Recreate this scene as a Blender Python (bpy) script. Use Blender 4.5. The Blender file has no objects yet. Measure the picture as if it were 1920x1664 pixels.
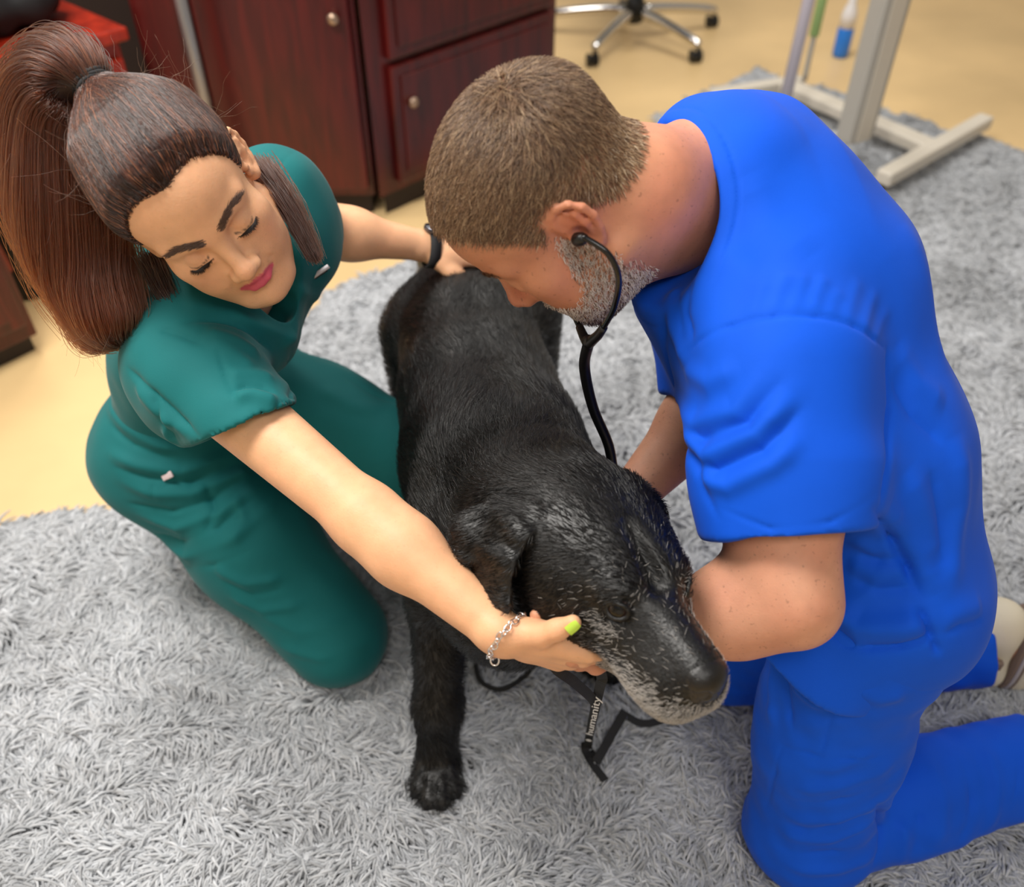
import bpy, math, random
import numpy as np
from mathutils import Vector, Matrix, Quaternion

# ------------------------------------------------------------------ camera, world, lights, exposure
scene = bpy.context.scene
FPX, PITCH, CAMH = 1700.0, math.radians(43.1), 1.42
cam_d = bpy.data.cameras.new('camera'); cam = bpy.data.objects.new('camera', cam_d)
scene.collection.objects.link(cam); scene.camera = cam
cam.location = (0, 0, CAMH); cam.rotation_euler = (math.pi/2 - PITCH, 0, 0)
cam_d.sensor_fit = 'HORIZONTAL'; cam_d.sensor_width = 36.0; cam_d.lens = FPX/1920*36.0
cam_d.clip_start = 0.05
cam_d.dof.use_dof = True; cam_d.dof.focus_distance = 1.09; cam_d.dof.aperture_fstop = 2.8

world = bpy.data.worlds.new('world'); scene.world = world; world.use_nodes = True
bg = world.node_tree.nodes['Background']
bg.inputs[0].default_value = (1.0, 0.97, 0.93, 1); bg.inputs[1].default_value = 0.32

def ceiling_lamp(name, loc, sx, sy, power, col=(1, .96, .9)):
    d = bpy.data.lights.new(name, 'AREA'); d.shape = 'RECTANGLE'; d.size = sx; d.size_y = sy
    d.energy = power; d.color = col
    o = bpy.data.objects.new(name, d); scene.collection.objects.link(o); o.location = loc
    return o
ceiling_lamp('ceiling_lamp', (-1.0, 1.0, 2.65), 1.2, 0.6, 74)
ceiling_lamp('ceiling_lamp', (0.3, -0.6, 2.65), 1.2, 0.6, 25)
ceiling_lamp('ceiling_lamp', (0.8, 3.4, 2.65), 1.2, 0.6, 40)
ceiling_lamp('ceiling_lamp', (-1.4, 2.6, 2.65), 0.6, 0.6, 34)

vs = scene.view_settings
vs.view_transform = 'Standard'; vs.look = 'None'; vs.exposure = 0.0; vs.gamma = 1.0
vs.use_curve_mapping = False
scene.cycles.use_denoising = True
scene.cycles.max_bounces = 8; scene.cycles.transparent_max_bounces = 8
try: scene.cycles_curves.shape = 'RIBBONS'
except Exception: pass

# ------------------------------------------------------------------ small maths
_F = np.array([0, math.cos(PITCH), -math.sin(PITCH)]); _R = np.array([1., 0, 0])
_U = np.array([0, math.sin(PITCH), math.cos(PITCH)]); _C = np.array([0, 0, CAMH])
def V(*a): return np.array(a, dtype=float)
def at(x, y, d): return _C + d*(_F + (x-960)/FPX*_R - (y-832)/FPX*_U)      # surveyed point: picture position + distance
def on(x, y, z=0.0):
    r = _F + (x-960)/FPX*_R - (y-832)/FPX*_U
    return _C + r*((z-CAMH)/r[2])
def pix(P):
    q = np.asarray(P) - _C; d = q @ _F
    return 960 + FPX*(q @ _R)/d, 832 - FPX*(q @ _U)/d, d
def unit(v): v = np.asarray(v, float); return v/np.linalg.norm(v)
def frame(fwd, up):
    """rows: right, forward, up (person's own)"""
    f = unit(fwd); u = np.asarray(up, float); u = unit(u - f*(u @ f)); r = np.cross(f, u)
    return np.array([r, f, u])
class Fr:
    def __init__(s, o, fwd, up, sc=1.0): s.o = np.asarray(o, float); s.M = frame(fwd, up); s.s = sc
    def __call__(s, *p): return s.o + s.s*(np.asarray(p, float) @ s.M)
    def d(s, *p): return np.asarray(p, float) @ s.M
    def inv(s, P): return ((np.asarray(P) - s.o) @ s.M.T)/s.s

def snoise(P, seed, freq, n=7):
    r = np.random.RandomState(seed); out = np.zeros(len(P))
    for i in range(n):
        k = r.normal(size=3); k /= np.linalg.norm(k); fr = freq*(0.6 + 0.9*r.rand())
        out += np.sin((P @ k)*fr*6.283 + r.rand()*6.283)
    return out/math.sqrt(n)
def smooth01(x): x = np.clip(x, 0, 1); return x*x*(3-2*x)
def sstep(a, b, x): return smooth01((x-a)/(b-a))

# ------------------------------------------------------------------ implicit sculpting: smooth blends of tapered limbs and ellipsoids
class Field:
    def __init__(s): s.ops = []
    def op(s, fn, c, r, k, mode): s.ops.append((fn, np.asarray(c, float), float(r), k, mode)); return s
    def cone(s, a, b, ra, rb, k=.012, mode='add'):
        a = np.asarray(a, np.float32); b = np.asarray(b, np.float32); ab = b-a; L2 = max(float(ab @ ab), 1e-12); ra = float(ra); rb = float(rb)
        def fn(P):
            t = np.clip(((P-a) @ ab)/L2, 0, 1)
            q = P - a - t[:, None]*ab
            return np.sqrt(np.einsum('ij,ij->i', q, q)) - (ra + (rb-ra)*t)
        return s.op(fn, (a+b)/2, math.sqrt(L2)/2 + max(ra, rb), k, mode)
    def chain(s, pts, rad, k=.012, mode='add'):
        for i in range(len(pts)-1): s.cone(pts[i], pts[i+1], rad[i], rad[i+1], k, mode)
        return s
    def ball(s, c, r, k=.012, mode='add'):
        c = np.asarray(c, np.float32); r = float(r)
        def fn(P): q = P-c; return np.sqrt(np.einsum('ij,ij->i', q, q)) - r
        return s.op(fn, c, r, k, mode)
    def ell(s, c, r, M=None, k=.012, mode='add'):
        c = np.asarray(c, np.float32); r = np.asarray(r, np.float32); M = np.eye(3, dtype=np.float32) if M is None else np.asarray(M, np.float32)
        def fn(P):
            q = (P-c) @ M.T
            k0 = np.sqrt(((q/r)**2).sum(1)); k1 = np.sqrt(((q/(r*r))**2).sum(1))
            return k0*(k0-1)/np.maximum(k1, 1e-9)
        return s.op(fn, c, r.max(), k, mode)
    def slab(s, a, b, wa, wb, ta, tb, side, k=.012, mode='add'):
        """limb of elliptical section: half widths w along 'side', half thickness t across it"""
        a = np.asarray(a, float); b = np.asarray(b, float); ab = b-a; L = np.linalg.norm(ab); ax = ab/L
        u = np.asarray(side, float); u = unit(u - ax*(u @ ax)); v = np.cross(ax, u)
        a, b, ax, u, v = (q.astype(np.float32) for q in (a, b, ax, u, v)); L = float(L); wa, wb, ta, tb = float(wa), float(wb), float(ta), float(tb)
        def fn(P):
            q = P-a; w = q @ ax; t = np.clip(w/L, 0, 1); w = w - t*L
            ru = wa + (wb-wa)*t; rv = ta + (tb-ta)*t; rm = np.minimum(ru, rv)
            x = (q @ u)/ru; y = (q @ v)/rv; z = w/rm
            n = np.sqrt(x*x+y*y+z*z)
            g = np.sqrt((x/ru)**2+(y/rv)**2+(z/rm)**2)
            return np.where(n < 1e-6, -rm, n*(n-1)/np.maximum(g, 1e-9))
        return s.op(fn, (a+b)/2, L/2 + max(wa, wb, ta, tb), k, mode)
    def slabs(s, pts, w, t, side, k=.012, mode='add'):
        for i in range(len(pts)-1): s.slab(pts[i], pts[i+1], w[i], w[i+1], t[i], t[i+1], side, k, mode)
        return s
    def plane(s, p, n, k=.004):
        """keep the side the normal points away from"""
        p = np.asarray(p, float); n = unit(n)
        return s.op(lambda P: (P-p) @ n, p, 1e9, k, 'int')
    def eval(s, P, ops=None):
        d = np.full(len(P), 1.0, dtype=P.dtype)
        for fn, c, r, k, mode in (s.ops if ops is None else ops):
            v = fn(P)
            if mode == 'add':
                h = np.maximum(k - np.abs(d-v), 0)/k; d = np.minimum(d, v) - h*h*k*.25
            else:
                if mode == 'sub': v = -v
                h = np.maximum(k - np.abs(d-v), 0)/k; d = np.maximum(d, v) + h*h*k*.25
        return d
    def bounds(s):
        lo = np.full(3, 1e9); hi = -lo
        for fn, c, r, k, mode in s.ops:
            if mode == 'add': lo = np.minimum(lo, c-r); hi = np.maximum(hi, c+r)
        return lo - .01, hi + .01
    def mesh(s, vox, smooth=1, n=26):
        lo, hi = s.bounds(); dims = np.ceil((hi-lo)/vox).astype(int) + 2
        NB = np.ceil(dims/n).astype(int); NY, NZ = int(dims[1])+4*n, int(dims[2])+4*n
        half = n*vox*.5*1.7321
        vid, vco, qs = [], [], []
        g = np.arange(-1, n+1); c5 = np.linspace(0, n, 4)*vox
        CG = np.stack(np.meshgrid(c5, c5, c5, indexing='ij'), -1).reshape(-1, 3)
        G = np.stack(np.meshgrid(g, g, g, indexing='ij'), -1).reshape(-1, 3)
        E = [(0, 1), (2, 3), (4, 5), (6, 7), (0, 2), (1, 3), (4, 6), (5, 7), (0, 4), (1, 5), (2, 6), (3, 7)]
        CO = np.array([(i, j, k) for i in (0, 1) for j in (0, 1) for k in (0, 1)], float)
        OC = np.array([q[1] for q in s.ops]); OR = np.array([min(q[2], 1e6) + half + 2.2*min(q[3], 1.0) + .02 for q in s.ops])**2
        for bi in range(NB[0]):
            for bj in range(NB[1]):
                for bk in range(NB[2]):
                    base = np.array([bi, bj, bk])*n; o = lo + base*vox; cc = o + n*vox*.5
                    dv = OC - cc; hit = np.nonzero((dv*dv).sum(1) < OR)[0]
                    if not len(hit): continue
                    ops = [s.ops[i] for i in hit]
                    if not any(q[4] == 'add' for q in ops): continue
                    dc = s.eval((o + CG).astype(np.float32), ops)
                    if np.abs(dc).min() > n*vox/3*1.1 + .004: continue
                    d = s.eval((o + G*vox).astype(np.float32), ops).reshape(n+2, n+2, n+2)
                    ins = d < 0
                    if ins.all() or not ins.any(): continue
                    m = n+1
                    cor = np.stack([d[i:i+m, j:j+m, k:k+m] for i in (0, 1) for j in (0, 1) for k in (0, 1)], -1)
                    ci = cor < 0; act = ci.any(-1) & ~ci.all(-1)
                    idx = np.argwhere(act); cv = cor[act]
                    acc = np.zeros((len(idx), 3)); cnt = np.zeros(len(idx))
                    for a, b in E:
                        da, db = cv[:, a], cv[:, b]; x = (da < 0) != (db < 0)
                        t = np.where(x, da/np.where(x, da-db, 1), 0)
                        acc += np.where(x[:, None], CO[a] + t[:, None]*(CO[b]-CO[a]), 0); cnt += x
                    gi = idx - 1 + base
                    vid.append(((gi[:, 0].astype(np.int64)+2)*NY + gi[:, 1]+2)*NZ + gi[:, 2]+2)
                    vco.append(lo + (gi + acc/cnt[:, None])*vox)
                    for ax in range(3):
                        A = ins[1:n+1, 1:n+1, 1:n+1]
                        sl = [slice(1, n+1)]*3; sl[ax] = slice(2, n+2)
                        B = ins[tuple(sl)]
                        e = np.argwhere(A != B)
                        if not len(e): continue
                        flip = A[e[:, 0], e[:, 1], e[:, 2]]
                        u, w = (ax+1) % 3, (ax+2) % 3
                        ge = e + base
                        def cid(du, dw):
                            q = ge.copy(); q[:, u] += du; q[:, w] += dw
                            return ((q[:, 0].astype(np.int64)+2)*NY + q[:, 1]+2)*NZ + q[:, 2]+2
                        Q = np.stack([cid(-1, -1), cid(0, -1), cid(0, 0), cid(-1, 0)], 1)
                        Q[~flip] = Q[~flip][:, ::-1]
                        qs.append(Q)
        ids = np.concatenate(vid); co = np.concatenate(vco); Q = np.concatenate(qs)
        uq, first = np.unique(ids, return_index=True)
        co = co[first]; pos = np.searchsorted(uq, Q); pos = np.minimum(pos, len(uq)-1)
        ok = (uq[pos] == Q).all(1); F = pos[ok]
        keep = np.zeros(len(co), bool); keep[F.ravel()] = True
        re = np.cumsum(keep)-1; co = co[keep]; F = re[F]
        me = M3(co, F)
        for _ in range(smooth): me.relax(.5)
        return me

class M3:
    """vertices + quads while they are still numpy"""
    def __init__(s, co, F): s.co = co; s.F = F; s._e = None
    def edges(s):
        if s._e is None:
            e = np.concatenate([s.F[:, [0, 1]], s.F[:, [1, 2]], s.F[:, [2, 3]], s.F[:, [3, 0]]]); e = np.sort(e, 1).astype(np.int64); k = np.unique(e[:, 0]*len(s.co) + e[:, 1]); s._e = np.stack([k//len(s.co), k % len(s.co)], 1)
        return s._e
    def relax(s, f):
        e = s.edges(); n = len(s.co); deg = np.bincount(e.ravel(), minlength=n).astype(float)
        out = np.empty_like(s.co)
        for a in range(3):
            out[:, a] = (np.bincount(e[:, 0], s.co[e[:, 1], a], n) + np.bincount(e[:, 1], s.co[e[:, 0], a], n))/np.maximum(deg, 1)
        s.co = s.co + f*(out - s.co)
    def normals(s):
        c = s.co; F = s.F; fn = np.cross(c[F[:, 2]]-c[F[:, 0]], c[F[:, 3]]-c[F[:, 1]])
        N = np.zeros_like(c)
        for a in range(3):
            w = np.repeat(fn[:, a], 4); N[:, a] = np.bincount(F.ravel(), w, len(c))
        return N/np.maximum(np.linalg.norm(N, axis=1), 1e-12)[:, None]
    def pick(s, pts):
        """points of the surface that a line of sight from the camera meets"""
        if not hasattr(s, '_px'):
            x, y, d = pix(s.co); s._px = (x, y, d); s._N = s.normals()
        x, y, d = s._px; vis = np.einsum('ij,ij->i', s._N, _C - s.co) > 0
        out = []
        for px, py in pts:
            for r in (7, 14, 30, 70):
                m = np.where(vis & (np.abs(x-px) < r) & (np.abs(y-py) < r))[0]
                if len(m): break
            if not len(m): continue
            dm = d[m].min(); m = m[d[m] < dm + .03]
            j = m[np.argmin((x[m]-px)**2 + (y[m]-py)**2)]
            out.append(s.co[j])
        return out
    def folds(s, strokes):
        """strokes: (points, height, width) raised (or sunk) soft ridges along a line on the cloth"""
        N = s.normals(); disp = np.zeros(len(s.co))
        for pts, amp, wid in strokes:
            P = [np.asarray(p, float) for p in (s.pick(pts) if len(pts[0]) == 2 else pts)]
            if len(P) < 2: continue
            Q = np.array(P); lo = Q.min(0)-3*wid; hi = Q.max(0)+3*wid
            m = np.where(((s.co > lo) & (s.co < hi)).all(1))[0]
            if not len(m): continue
            C = s.co[m]; best = np.full(len(m), 1e9); along = np.zeros(len(m)); L = 0
            seg = [np.linalg.norm(P[i+1]-P[i]) for i in range(len(P)-1)]; T = sum(seg)
            for i in range(len(P)-1):
                ab = P[i+1]-P[i]; t = np.clip(((C-P[i]) @ ab)/max(ab @ ab, 1e-9), 0, 1)
                q = C-P[i]-t[:, None]*ab; dd = np.sqrt((q*q).sum(1)); b = dd < best
                best = np.where(b, dd, best); along = np.where(b, (L+t*seg[i])/T, along); L += seg[i]
            fade = np.minimum(1, np.minimum(along, 1-along)*5+.15)
            disp[m] += amp*(np.exp(-(best/wid)**2) if amp > 0 else .35*np.exp(-(best/wid)**2) + .65*np.exp(-1.6*best/wid))*fade
        s.co = s.co + N*disp[:, None]
        for a in ('_px', '_N'):
            if hasattr(s, a): delattr(s, a)
    def seam(s, pts, depth=.0016, wid=.0026):
        P = s.pick(pts) if len(pts[0]) == 2 else [np.asarray(p) for p in pts]
        s.folds([(P, -depth, wid)])
        return P

def to_object(name, m3, mat, parent=None, col=None):
    me = bpy.data.meshes.new(name); n = len(m3.co); q = len(m3.F)
    me.vertices.add(n); me.vertices.foreach_set('co', m3.co.astype(np.float32).ravel())
    me.loops.add(4*q); me.loops.foreach_set('vertex_index', m3.F.astype(np.int32).ravel())
    me.polygons.add(q); me.polygons.foreach_set('loop_start', np.arange(0, 4*q, 4, dtype=np.int32))
    me.update(calc_edges=True); me.polygons.foreach_set('use_smooth', np.ones(q, bool))
    if col is not None:
        a = me.color_attributes.new('Col', 'FLOAT_COLOR', 'POINT')
        c = np.ones((n, 4), np.float32); c[:, :3] = col; a.data.foreach_set('color', c.ravel())
    me.validate(); me.update()
    o = bpy.data.objects.new(name, me); scene.collection.objects.link(o)
    if mat: me.materials.append(mat)
    if parent: o.parent = parent; o.location = -parent.location
    return o

def raw_object(name, verts, faces, mat, parent=None, smooth=True):
    me = bpy.data.meshes.new(name); me.from_pydata([tuple(map(float, v)) for v in verts], [], [tuple(map(int, f)) for f in faces]); me.update()
    if smooth: me.polygons.foreach_set('use_smooth', np.ones(len(me.polygons), bool))
    o = bpy.data.objects.new(name, me); scene.collection.objects.link(o)
    if mat: me.materials.append(mat)
    if parent: o.parent = parent; o.location = -parent.location
    return o

def strands(name, pts, rad, mat, parent=None, col=None):
    """pts: (count, npts, 3); rad: (npts,) or (count, npts)"""
    n, m, _ = pts.shape
    hc = bpy.data.hair_curves.new(name); hc.add_curves([m]*n)
    hc.position_data.foreach_set('vector', pts.astype(np.float32).ravel())
    r = np.broadcast_to(np.asarray(rad, np.float32), (n, m)).ravel()
    ra = hc.attributes.get('radius') or hc.attributes.new('radius', 'FLOAT', 'POINT')
    ra.data.foreach_set('value', np.ascontiguousarray(r))
    if col is not None:
        a = hc.attributes.new('Col', 'FLOAT_COLOR', 'POINT')
        c = np.ones((n, m, 4), np.float32)
        c[:, :, :3] = col[:, None, :] if col.ndim == 2 else col
        a.data.foreach_set('color', c.ravel())
    o = bpy.data.objects.new(name, hc); scene.collection.objects.link(o)
    hc.materials.append(mat)
    if parent: o.parent = parent; o.location = -parent.location
    return o

def scatter(m3, w, count, rng):
    """random surface points weighted by area and by the vertex weight w"""
    c = m3.co; F = m3.F; N = m3.normals()
    ar = np.linalg.norm(np.cross(c[F[:, 2]]-c[F[:, 0]], c[F[:, 3]]-c[F[:, 1]]), axis=1)*.5
    p = ar*w[F].mean(1); p = p/p.sum()
    f = rng.choice(len(F), count, p=p); a = rng.rand(count, 1); b = rng.rand(count, 1)
    A, B, C_, D_ = (c[F[f, i]] for i in range(4)); NA, NB_, NC, ND = (N[F[f, i]] for i in range(4))
    P = (A*(1-a)+B*a)*(1-b) + (D_*(1-a)+C_*a)*b
    Q = (NA*(1-a)+NB_*a)*(1-b) + (ND*(1-a)+NC*a)*b
    return P, Q/np.maximum(np.linalg.norm(Q, axis=1), 1e-9)[:, None]
def tangent(D, N):
    D = D - N*np.einsum('ij,ij->i', D, N)[:, None]
    return D/np.maximum(np.linalg.norm(D, axis=1), 1e-9)[:, None]

def spline(pts, n):
    """Catmull-Rom through the points"""
    P = np.array(pts, float); P = np.vstack([2*P[0]-P[1], P, 2*P[-1]-P[-2]]); out = []
    m = len(P)-3
    for u in np.linspace(0, m-1e-6, n):
        i = int(u); t = u-i; a, b, c, d = P[i:i+4]
        out.append(.5*((2*b)+(c-a)*t+(2*a-5*b+4*c-d)*t*t+(-a+3*b-3*c+d)*t**3))
    return np.array(out)

def tube(pts, rad, sides=12, closed=False):
    P = np.array(pts, float); n = len(P); rad = np.broadcast_to(np.asarray(rad, float), (n,))
    T = np.gradient(P, axis=0)
    if closed: T = np.roll(P, -1, 0) - np.roll(P, 1, 0)
    T /= np.maximum(np.linalg.norm(T, axis=1), 1e-9)[:, None]
    ref = np.array([0, 0, 1.]) if abs(T[0][2]) < .9 else np.array([1., 0, 0])
    u = unit(np.cross(T[0], ref)); vs_, fs = [], []
    for i in range(n):
        u = unit(u - T[i]*(u @ T[i])); w = np.cross(T[i], u)
        for k in range(sides):
            a = 2*math.pi*k/sides; vs_.append(P[i] + rad[i]*(math.cos(a)*u + math.sin(a)*w))
    rng_ = n if closed else n-1
    for i in range(rng_):
        j = (i+1) % n
        for k in range(sides):
            k2 = (k+1) % sides; fs.append((i*sides+k, i*sides+k2, j*sides+k2, j*sides+k))
    if not closed:
        fs.append(tuple(range(sides-1, -1, -1))); fs.append(tuple(range((n-1)*sides, n*sides)))
    return vs_, fs
def ribbon(pts, ups, width, thick):
    """flat strap following pts; ups = face normals along it"""
    P = np.array(pts, float); n = len(P); T = np.gradient(P, axis=0); T /= np.linalg.norm(T, axis=1)[:, None]
    vs_, fs = [], []
    for i in range(n):
        N = unit(ups[i] - T[i]*(np.asarray(ups[i]) @ T[i])); S = np.cross(T[i], N)
        for a, b in ((-1, -1), (1, -1), (1, 1), (-1, 1)): vs_.append(P[i] + S*a*width/2 + N*b*thick/2)
    for i in range(n-1):
        for k in range(4):
            k2 = (k+1) % 4; fs.append((4*i+k, 4*i+k2, 4*i+4+k2, 4*i+4+k))
    fs.append((3, 2, 1, 0)); fs.append((4*n-4, 4*n-3, 4*n-2, 4*n-1))
    return vs_, fs
def boxv(lo, hi, bev=0.0):
    """box with chamfered edges (when bev > 0) as verts, faces"""
    import bmesh
    bm = bmesh.new(); bmesh.ops.create_cube(bm, size=1.0)
    lo = np.asarray(lo, float); hi = np.asarray(hi, float)
    for v in bm.verts: v.co = Vector((lo + hi)/2 + np.array(v.co)*(hi-lo))
    if bev > 0: bmesh.ops.bevel(bm, geom=bm.edges[:], offset=bev, segments=2, affect='EDGES', profile=.5)
    bm.verts.index_update(); vs_ = [np.array(v.co) for v in bm.verts]; fs = [[v.index for v in f.verts] for f in bm.faces]
    bm.free(); return vs_, fs
def xf(vs_, o, ax):
    """local -> world, ax rows = local x, y, z axes"""
    ax = np.asarray(ax, float); return [np.asarray(o) + np.asarray(v) @ ax for v in vs_]
def merge(*parts):
    vs_, fs = [], []
    for v, f in parts:
        b = len(vs_); vs_ += list(v); fs += [[i+b for i in q] for q in f]
    return vs_, fs

# ------------------------------------------------------------------ scene book-keeping
def thing(name, label, cat, loc=(0, 0, 0), group=None):
    o = bpy.data.objects.new(name, None); scene.collection.objects.link(o); o.empty_display_size = .1
    o.location = loc; o['label'] = label; o['category'] = cat
    if group: o['group'] = group
    return o
def tag(o, label, cat, group=None):
    o['label'] = label; o['category'] = cat
    if group: o['group'] = group
    return o
def adopt(child, parent):
    """parent without moving"""
    bpy.context.view_layer.update()
    child.parent = parent; child.matrix_parent_inverse = parent.matrix_world.inverted(); return child
def rgb(r, g, b):
    f = lambda c: ((c/255+.055)/1.055)**2.4 if c/255 > .04045 else c/255/12.92
    return np.array([f(r), f(g), f(b)])

# ------------------------------------------------------------------ materials
def material(name, base=(.5, .5, .5), rough=.5, attr=False, noise=None, bump=None, **kw):
    m = bpy.data.materials.new(name); m.use_nodes = True; nt = m.node_tree; N = nt.nodes; L = nt.links
    b = N['Principled BSDF']; b.inputs['Roughness'].default_value = rough
    b.inputs['Base Color'].default_value = (*base, 1)
    for k, v in kw.items():
        b.inputs[k.replace('_', ' ')].default_value = v
    src = None
    if attr:
        a = N.new('ShaderNodeAttribute'); a.attribute_name = 'Col'; src = a.outputs['Color']
    tc = N.new('ShaderNodeTexCoord')
    if noise:          # (scale, amount): mild colour mottling
        nz = N.new('ShaderNodeTexNoise'); nz.inputs['Scale'].default_value = noise[0]; nz.inputs['Detail'].default_value = 4
        L.new(tc.outputs['Object'], nz.inputs['Vector'])
        mr = N.new('ShaderNodeMapRange'); mr.inputs['From Min'].default_value = .3; mr.inputs['From Max'].default_value = .7
        mr.inputs['To Min'].default_value = 1-noise[1]; mr.inputs['To Max'].default_value = 1+noise[1]
        L.new(nz.outputs['Fac'], mr.inputs['Value'])
        mx = N.new('ShaderNodeVectorMath'); mx.operation = 'SCALE'
        if src: L.new(src, mx.inputs[0])
        else: mx.inputs[0].default_value = base
        L.new(mr.outputs['Result'], mx.inputs['Scale']); src = mx.outputs['Vector']
    if src: L.new(src, b.inputs['Base Color'])
    if bump:           # (scale, strength, distance)
        nz = N.new('ShaderNodeTexNoise'); nz.inputs['Scale'].default_value = bump[0]; nz.inputs['Detail'].default_value = 3
        L.new(tc.outputs['Object'], nz.inputs['Vector'])
        bp = N.new('ShaderNodeBump'); bp.inputs['Strength'].default_value = bump[1]; bp.inputs['Distance'].default_value = bump[2]
        L.new(nz.outputs['Fac'], bp.inputs['Height']); L.new(bp.outputs['Normal'], b.inputs['Normal'])
    return m
def skin_material(name, freckle=.9):
    m = material(name, rough=.52, attr=True, noise=(55, .06), bump=(420, .22, .0012))
    b = m.node_tree.nodes['Principled BSDF']
    b.inputs['Subsurface Weight'].default_value = .18; b.inputs['Subsurface Radius'].default_value = (1, .35, .18)
    nt = m.node_tree; N = nt.nodes; L = nt.links; tc = N.new('ShaderNodeTexCoord'); nz = N.new('ShaderNodeTexNoise'); nz.inputs['Scale'].default_value = 210; nz.inputs['Detail'].default_value = 1
    L.new(tc.outputs['Object'], nz.inputs['Vector']); mr = N.new('ShaderNodeMapRange'); mr.inputs['From Min'].default_value = .66; mr.inputs['From Max'].default_value = .76
    mr.inputs['To Min'].default_value = 1.0; mr.inputs['To Max'].default_value = freckle; L.new(nz.outputs['Fac'], mr.inputs['Value'])
    sc = N.new('ShaderNodeVectorMath'); sc.operation = 'SCALE'; L.new(b.inputs['Base Color'].links[0].from_socket, sc.inputs[0]); L.new(mr.outputs['Result'], sc.inputs['Scale']); L.new(sc.outputs['Vector'], b.inputs['Base Color'])
    b.inputs['Subsurface Scale'].default_value = .006; b.inputs['Specular IOR Level'].default_value = .36
    return m
def cloth_material(name, base, sheen=.15):
    m = material(name, base, rough=.78, noise=(9, .07), bump=(900, .25, .0006))
    b = m.node_tree.nodes['Principled BSDF']; b.inputs['Sheen Weight'].default_value = sheen; b.inputs['Sheen Roughness'].default_value = .4
    b.inputs['Specular IOR Level'].default_value = .25
    return m
def cutdisc(f, p, n, R, k=.004):
    p = np.asarray(p, float); n = unit(n)
    def fn(P):
        q = P-p; return np.maximum(-(q @ n), np.sqrt((q*q).sum(1))-R)
    return f.op(fn, p, R, k, 'sub')

# ------------------------------------------------------------------ human building blocks
def sculpt_head(f, H, o):
    """H: head frame (right, forward, up; eyes at height 0, between the ears at the origin)"""
    M = H.M; s = H.s
    def E(c, r, k=.014, mode='add', M2=None): f.ell(H(*c), np.array(r)*s, M if M2 is None else M2, k*s, mode)
    def Cn(a, b, ra, rb, k=.012, mode='add'): f.cone(H(*a), H(*b), ra*s, rb*s, k*s, mode)
    jw = o.get('jaw', 1.0)
    E((0, -.014, .042), (.075, .098, .084)); E((0, .030, .040), (.062, .060, .056), .03)
    E((0, .034, -.030), (.057, .054, .074), .03)
    E((0, .060, -.052), (.034, .031, .036), .02)
    for x in (-1, 1):
        E((x*.043, .054, -.022), (.023, .023, .019), .022)
        E((x*.037, .050, -.056), (.025, .026, .030), .022)
        Cn((x*.055*jw, -.008, -.058), (x*.024*jw, .064, -.102), .019, .017, .02)
        Cn((x*.046, .066, .019), (x*.012, .083, .015), .0105, .0105, .014)
    E((0, .072, -.107), (.023*jw, .021, .018), .018)
    E((0, .028, -.078), (.047*jw, .046, .032), .025)
    for x in (-1, 1):
        E((x*.032, .100, -.003), (.020, .0155, .0125), .012, 'sub')
        f.ball(H(x*.0315, .0735, -.003), .0138*s, .003*s)
        Cn((x*.021, .0845, -.0140), (x*.040, .0805, -.0130), .0042, .0042, .005)   # lower lid
        f.chain([H(x*.019, .0875, .0045), H(x*.031, .0900, .0085), H(x*.044, .0835, .0050)], np.array([.0016, .0018, .0014])*s, .004*s, 'sub')
    Cn((0, .083, .008), (0, .104, -.032), .0075, .0095, .012)
    E((0, .1075, -.0385), (.0120, .0105, .0100), .008)
    for x in (-1, 1):
        E((x*.0128, .0975, -.0425), (.0082, .0108, .0078), .006)
        E((x*.0068, .1035, -.0500), (.0038, .0058, .0038), .003, 'sub')
    lf = o.get('lips', 1.0)
    for x in (-1, 1):
        f.chain([H(0, .0905, -.0672), H(x*.008, .0905, -.0660), H(x*.023, .0800, -.0705)], np.array([.0040, .0046, .0020])*s*lf, .004*s)
        f.chain([H(0, .0905, -.0765), H(x*.010, .0890, -.0762), H(x*.022, .0795, -.0722)], np.array([.0056, .0052, .0020])*s*lf, .004*s)
        f.chain([H(0, .0965, -.0712), H(x*.010, .0945, -.0708), H(x*.024, .0845, -.0712)], np.array([.0016, .0016, .0014])*s, .003*s, 'sub')
    # ears
    for x in (-1, 1):
        def ep(a, b, out=0.0): return H(x*(.0735 - .42*a + out), -.012 + a, -.004 + b)
        hx = [(.011, .006), (.012, .019), (.006, .029), (-.005, .033), (-.015, .028), (-.0205, .016), (-.0195, .001), (-.013, -.013), (-.006, -.022)]
        f.slab(ep(-.003, .018), ep(.002, -.018), .0155*s, .010*s, .0042*s, .0042*s, H.d(x*-.42, 1, 0), .008*s)
        f.chain([ep(a, b, .003) for a, b in hx], np.array([.0032, .0036, .0038, .0038, .0038, .0040, .0040, .0040, .0045])*s, .003*s)
        f.ball(ep(.001, -.026, .001), .0070*s, .006*s)
        f.ball(ep(.0035, -.003, .007), .0085*s, .004*s, 'sub')
        f.chain([ep(-.004, .024, .004), ep(-.010, .016, .004), ep(-.009, .002, .0045), ep(-.004, -.012, .004)], np.array([.0022, .003, .003, .0026])*s, .004*s)
        f.cone(ep(-.001, .012, .007), ep(-.006, .022, .007), .0035*s, .0025*s, .003*s, 'sub')
        f.ball(ep(.0125, -.004, .003), .0046*s, .004*s)

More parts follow.
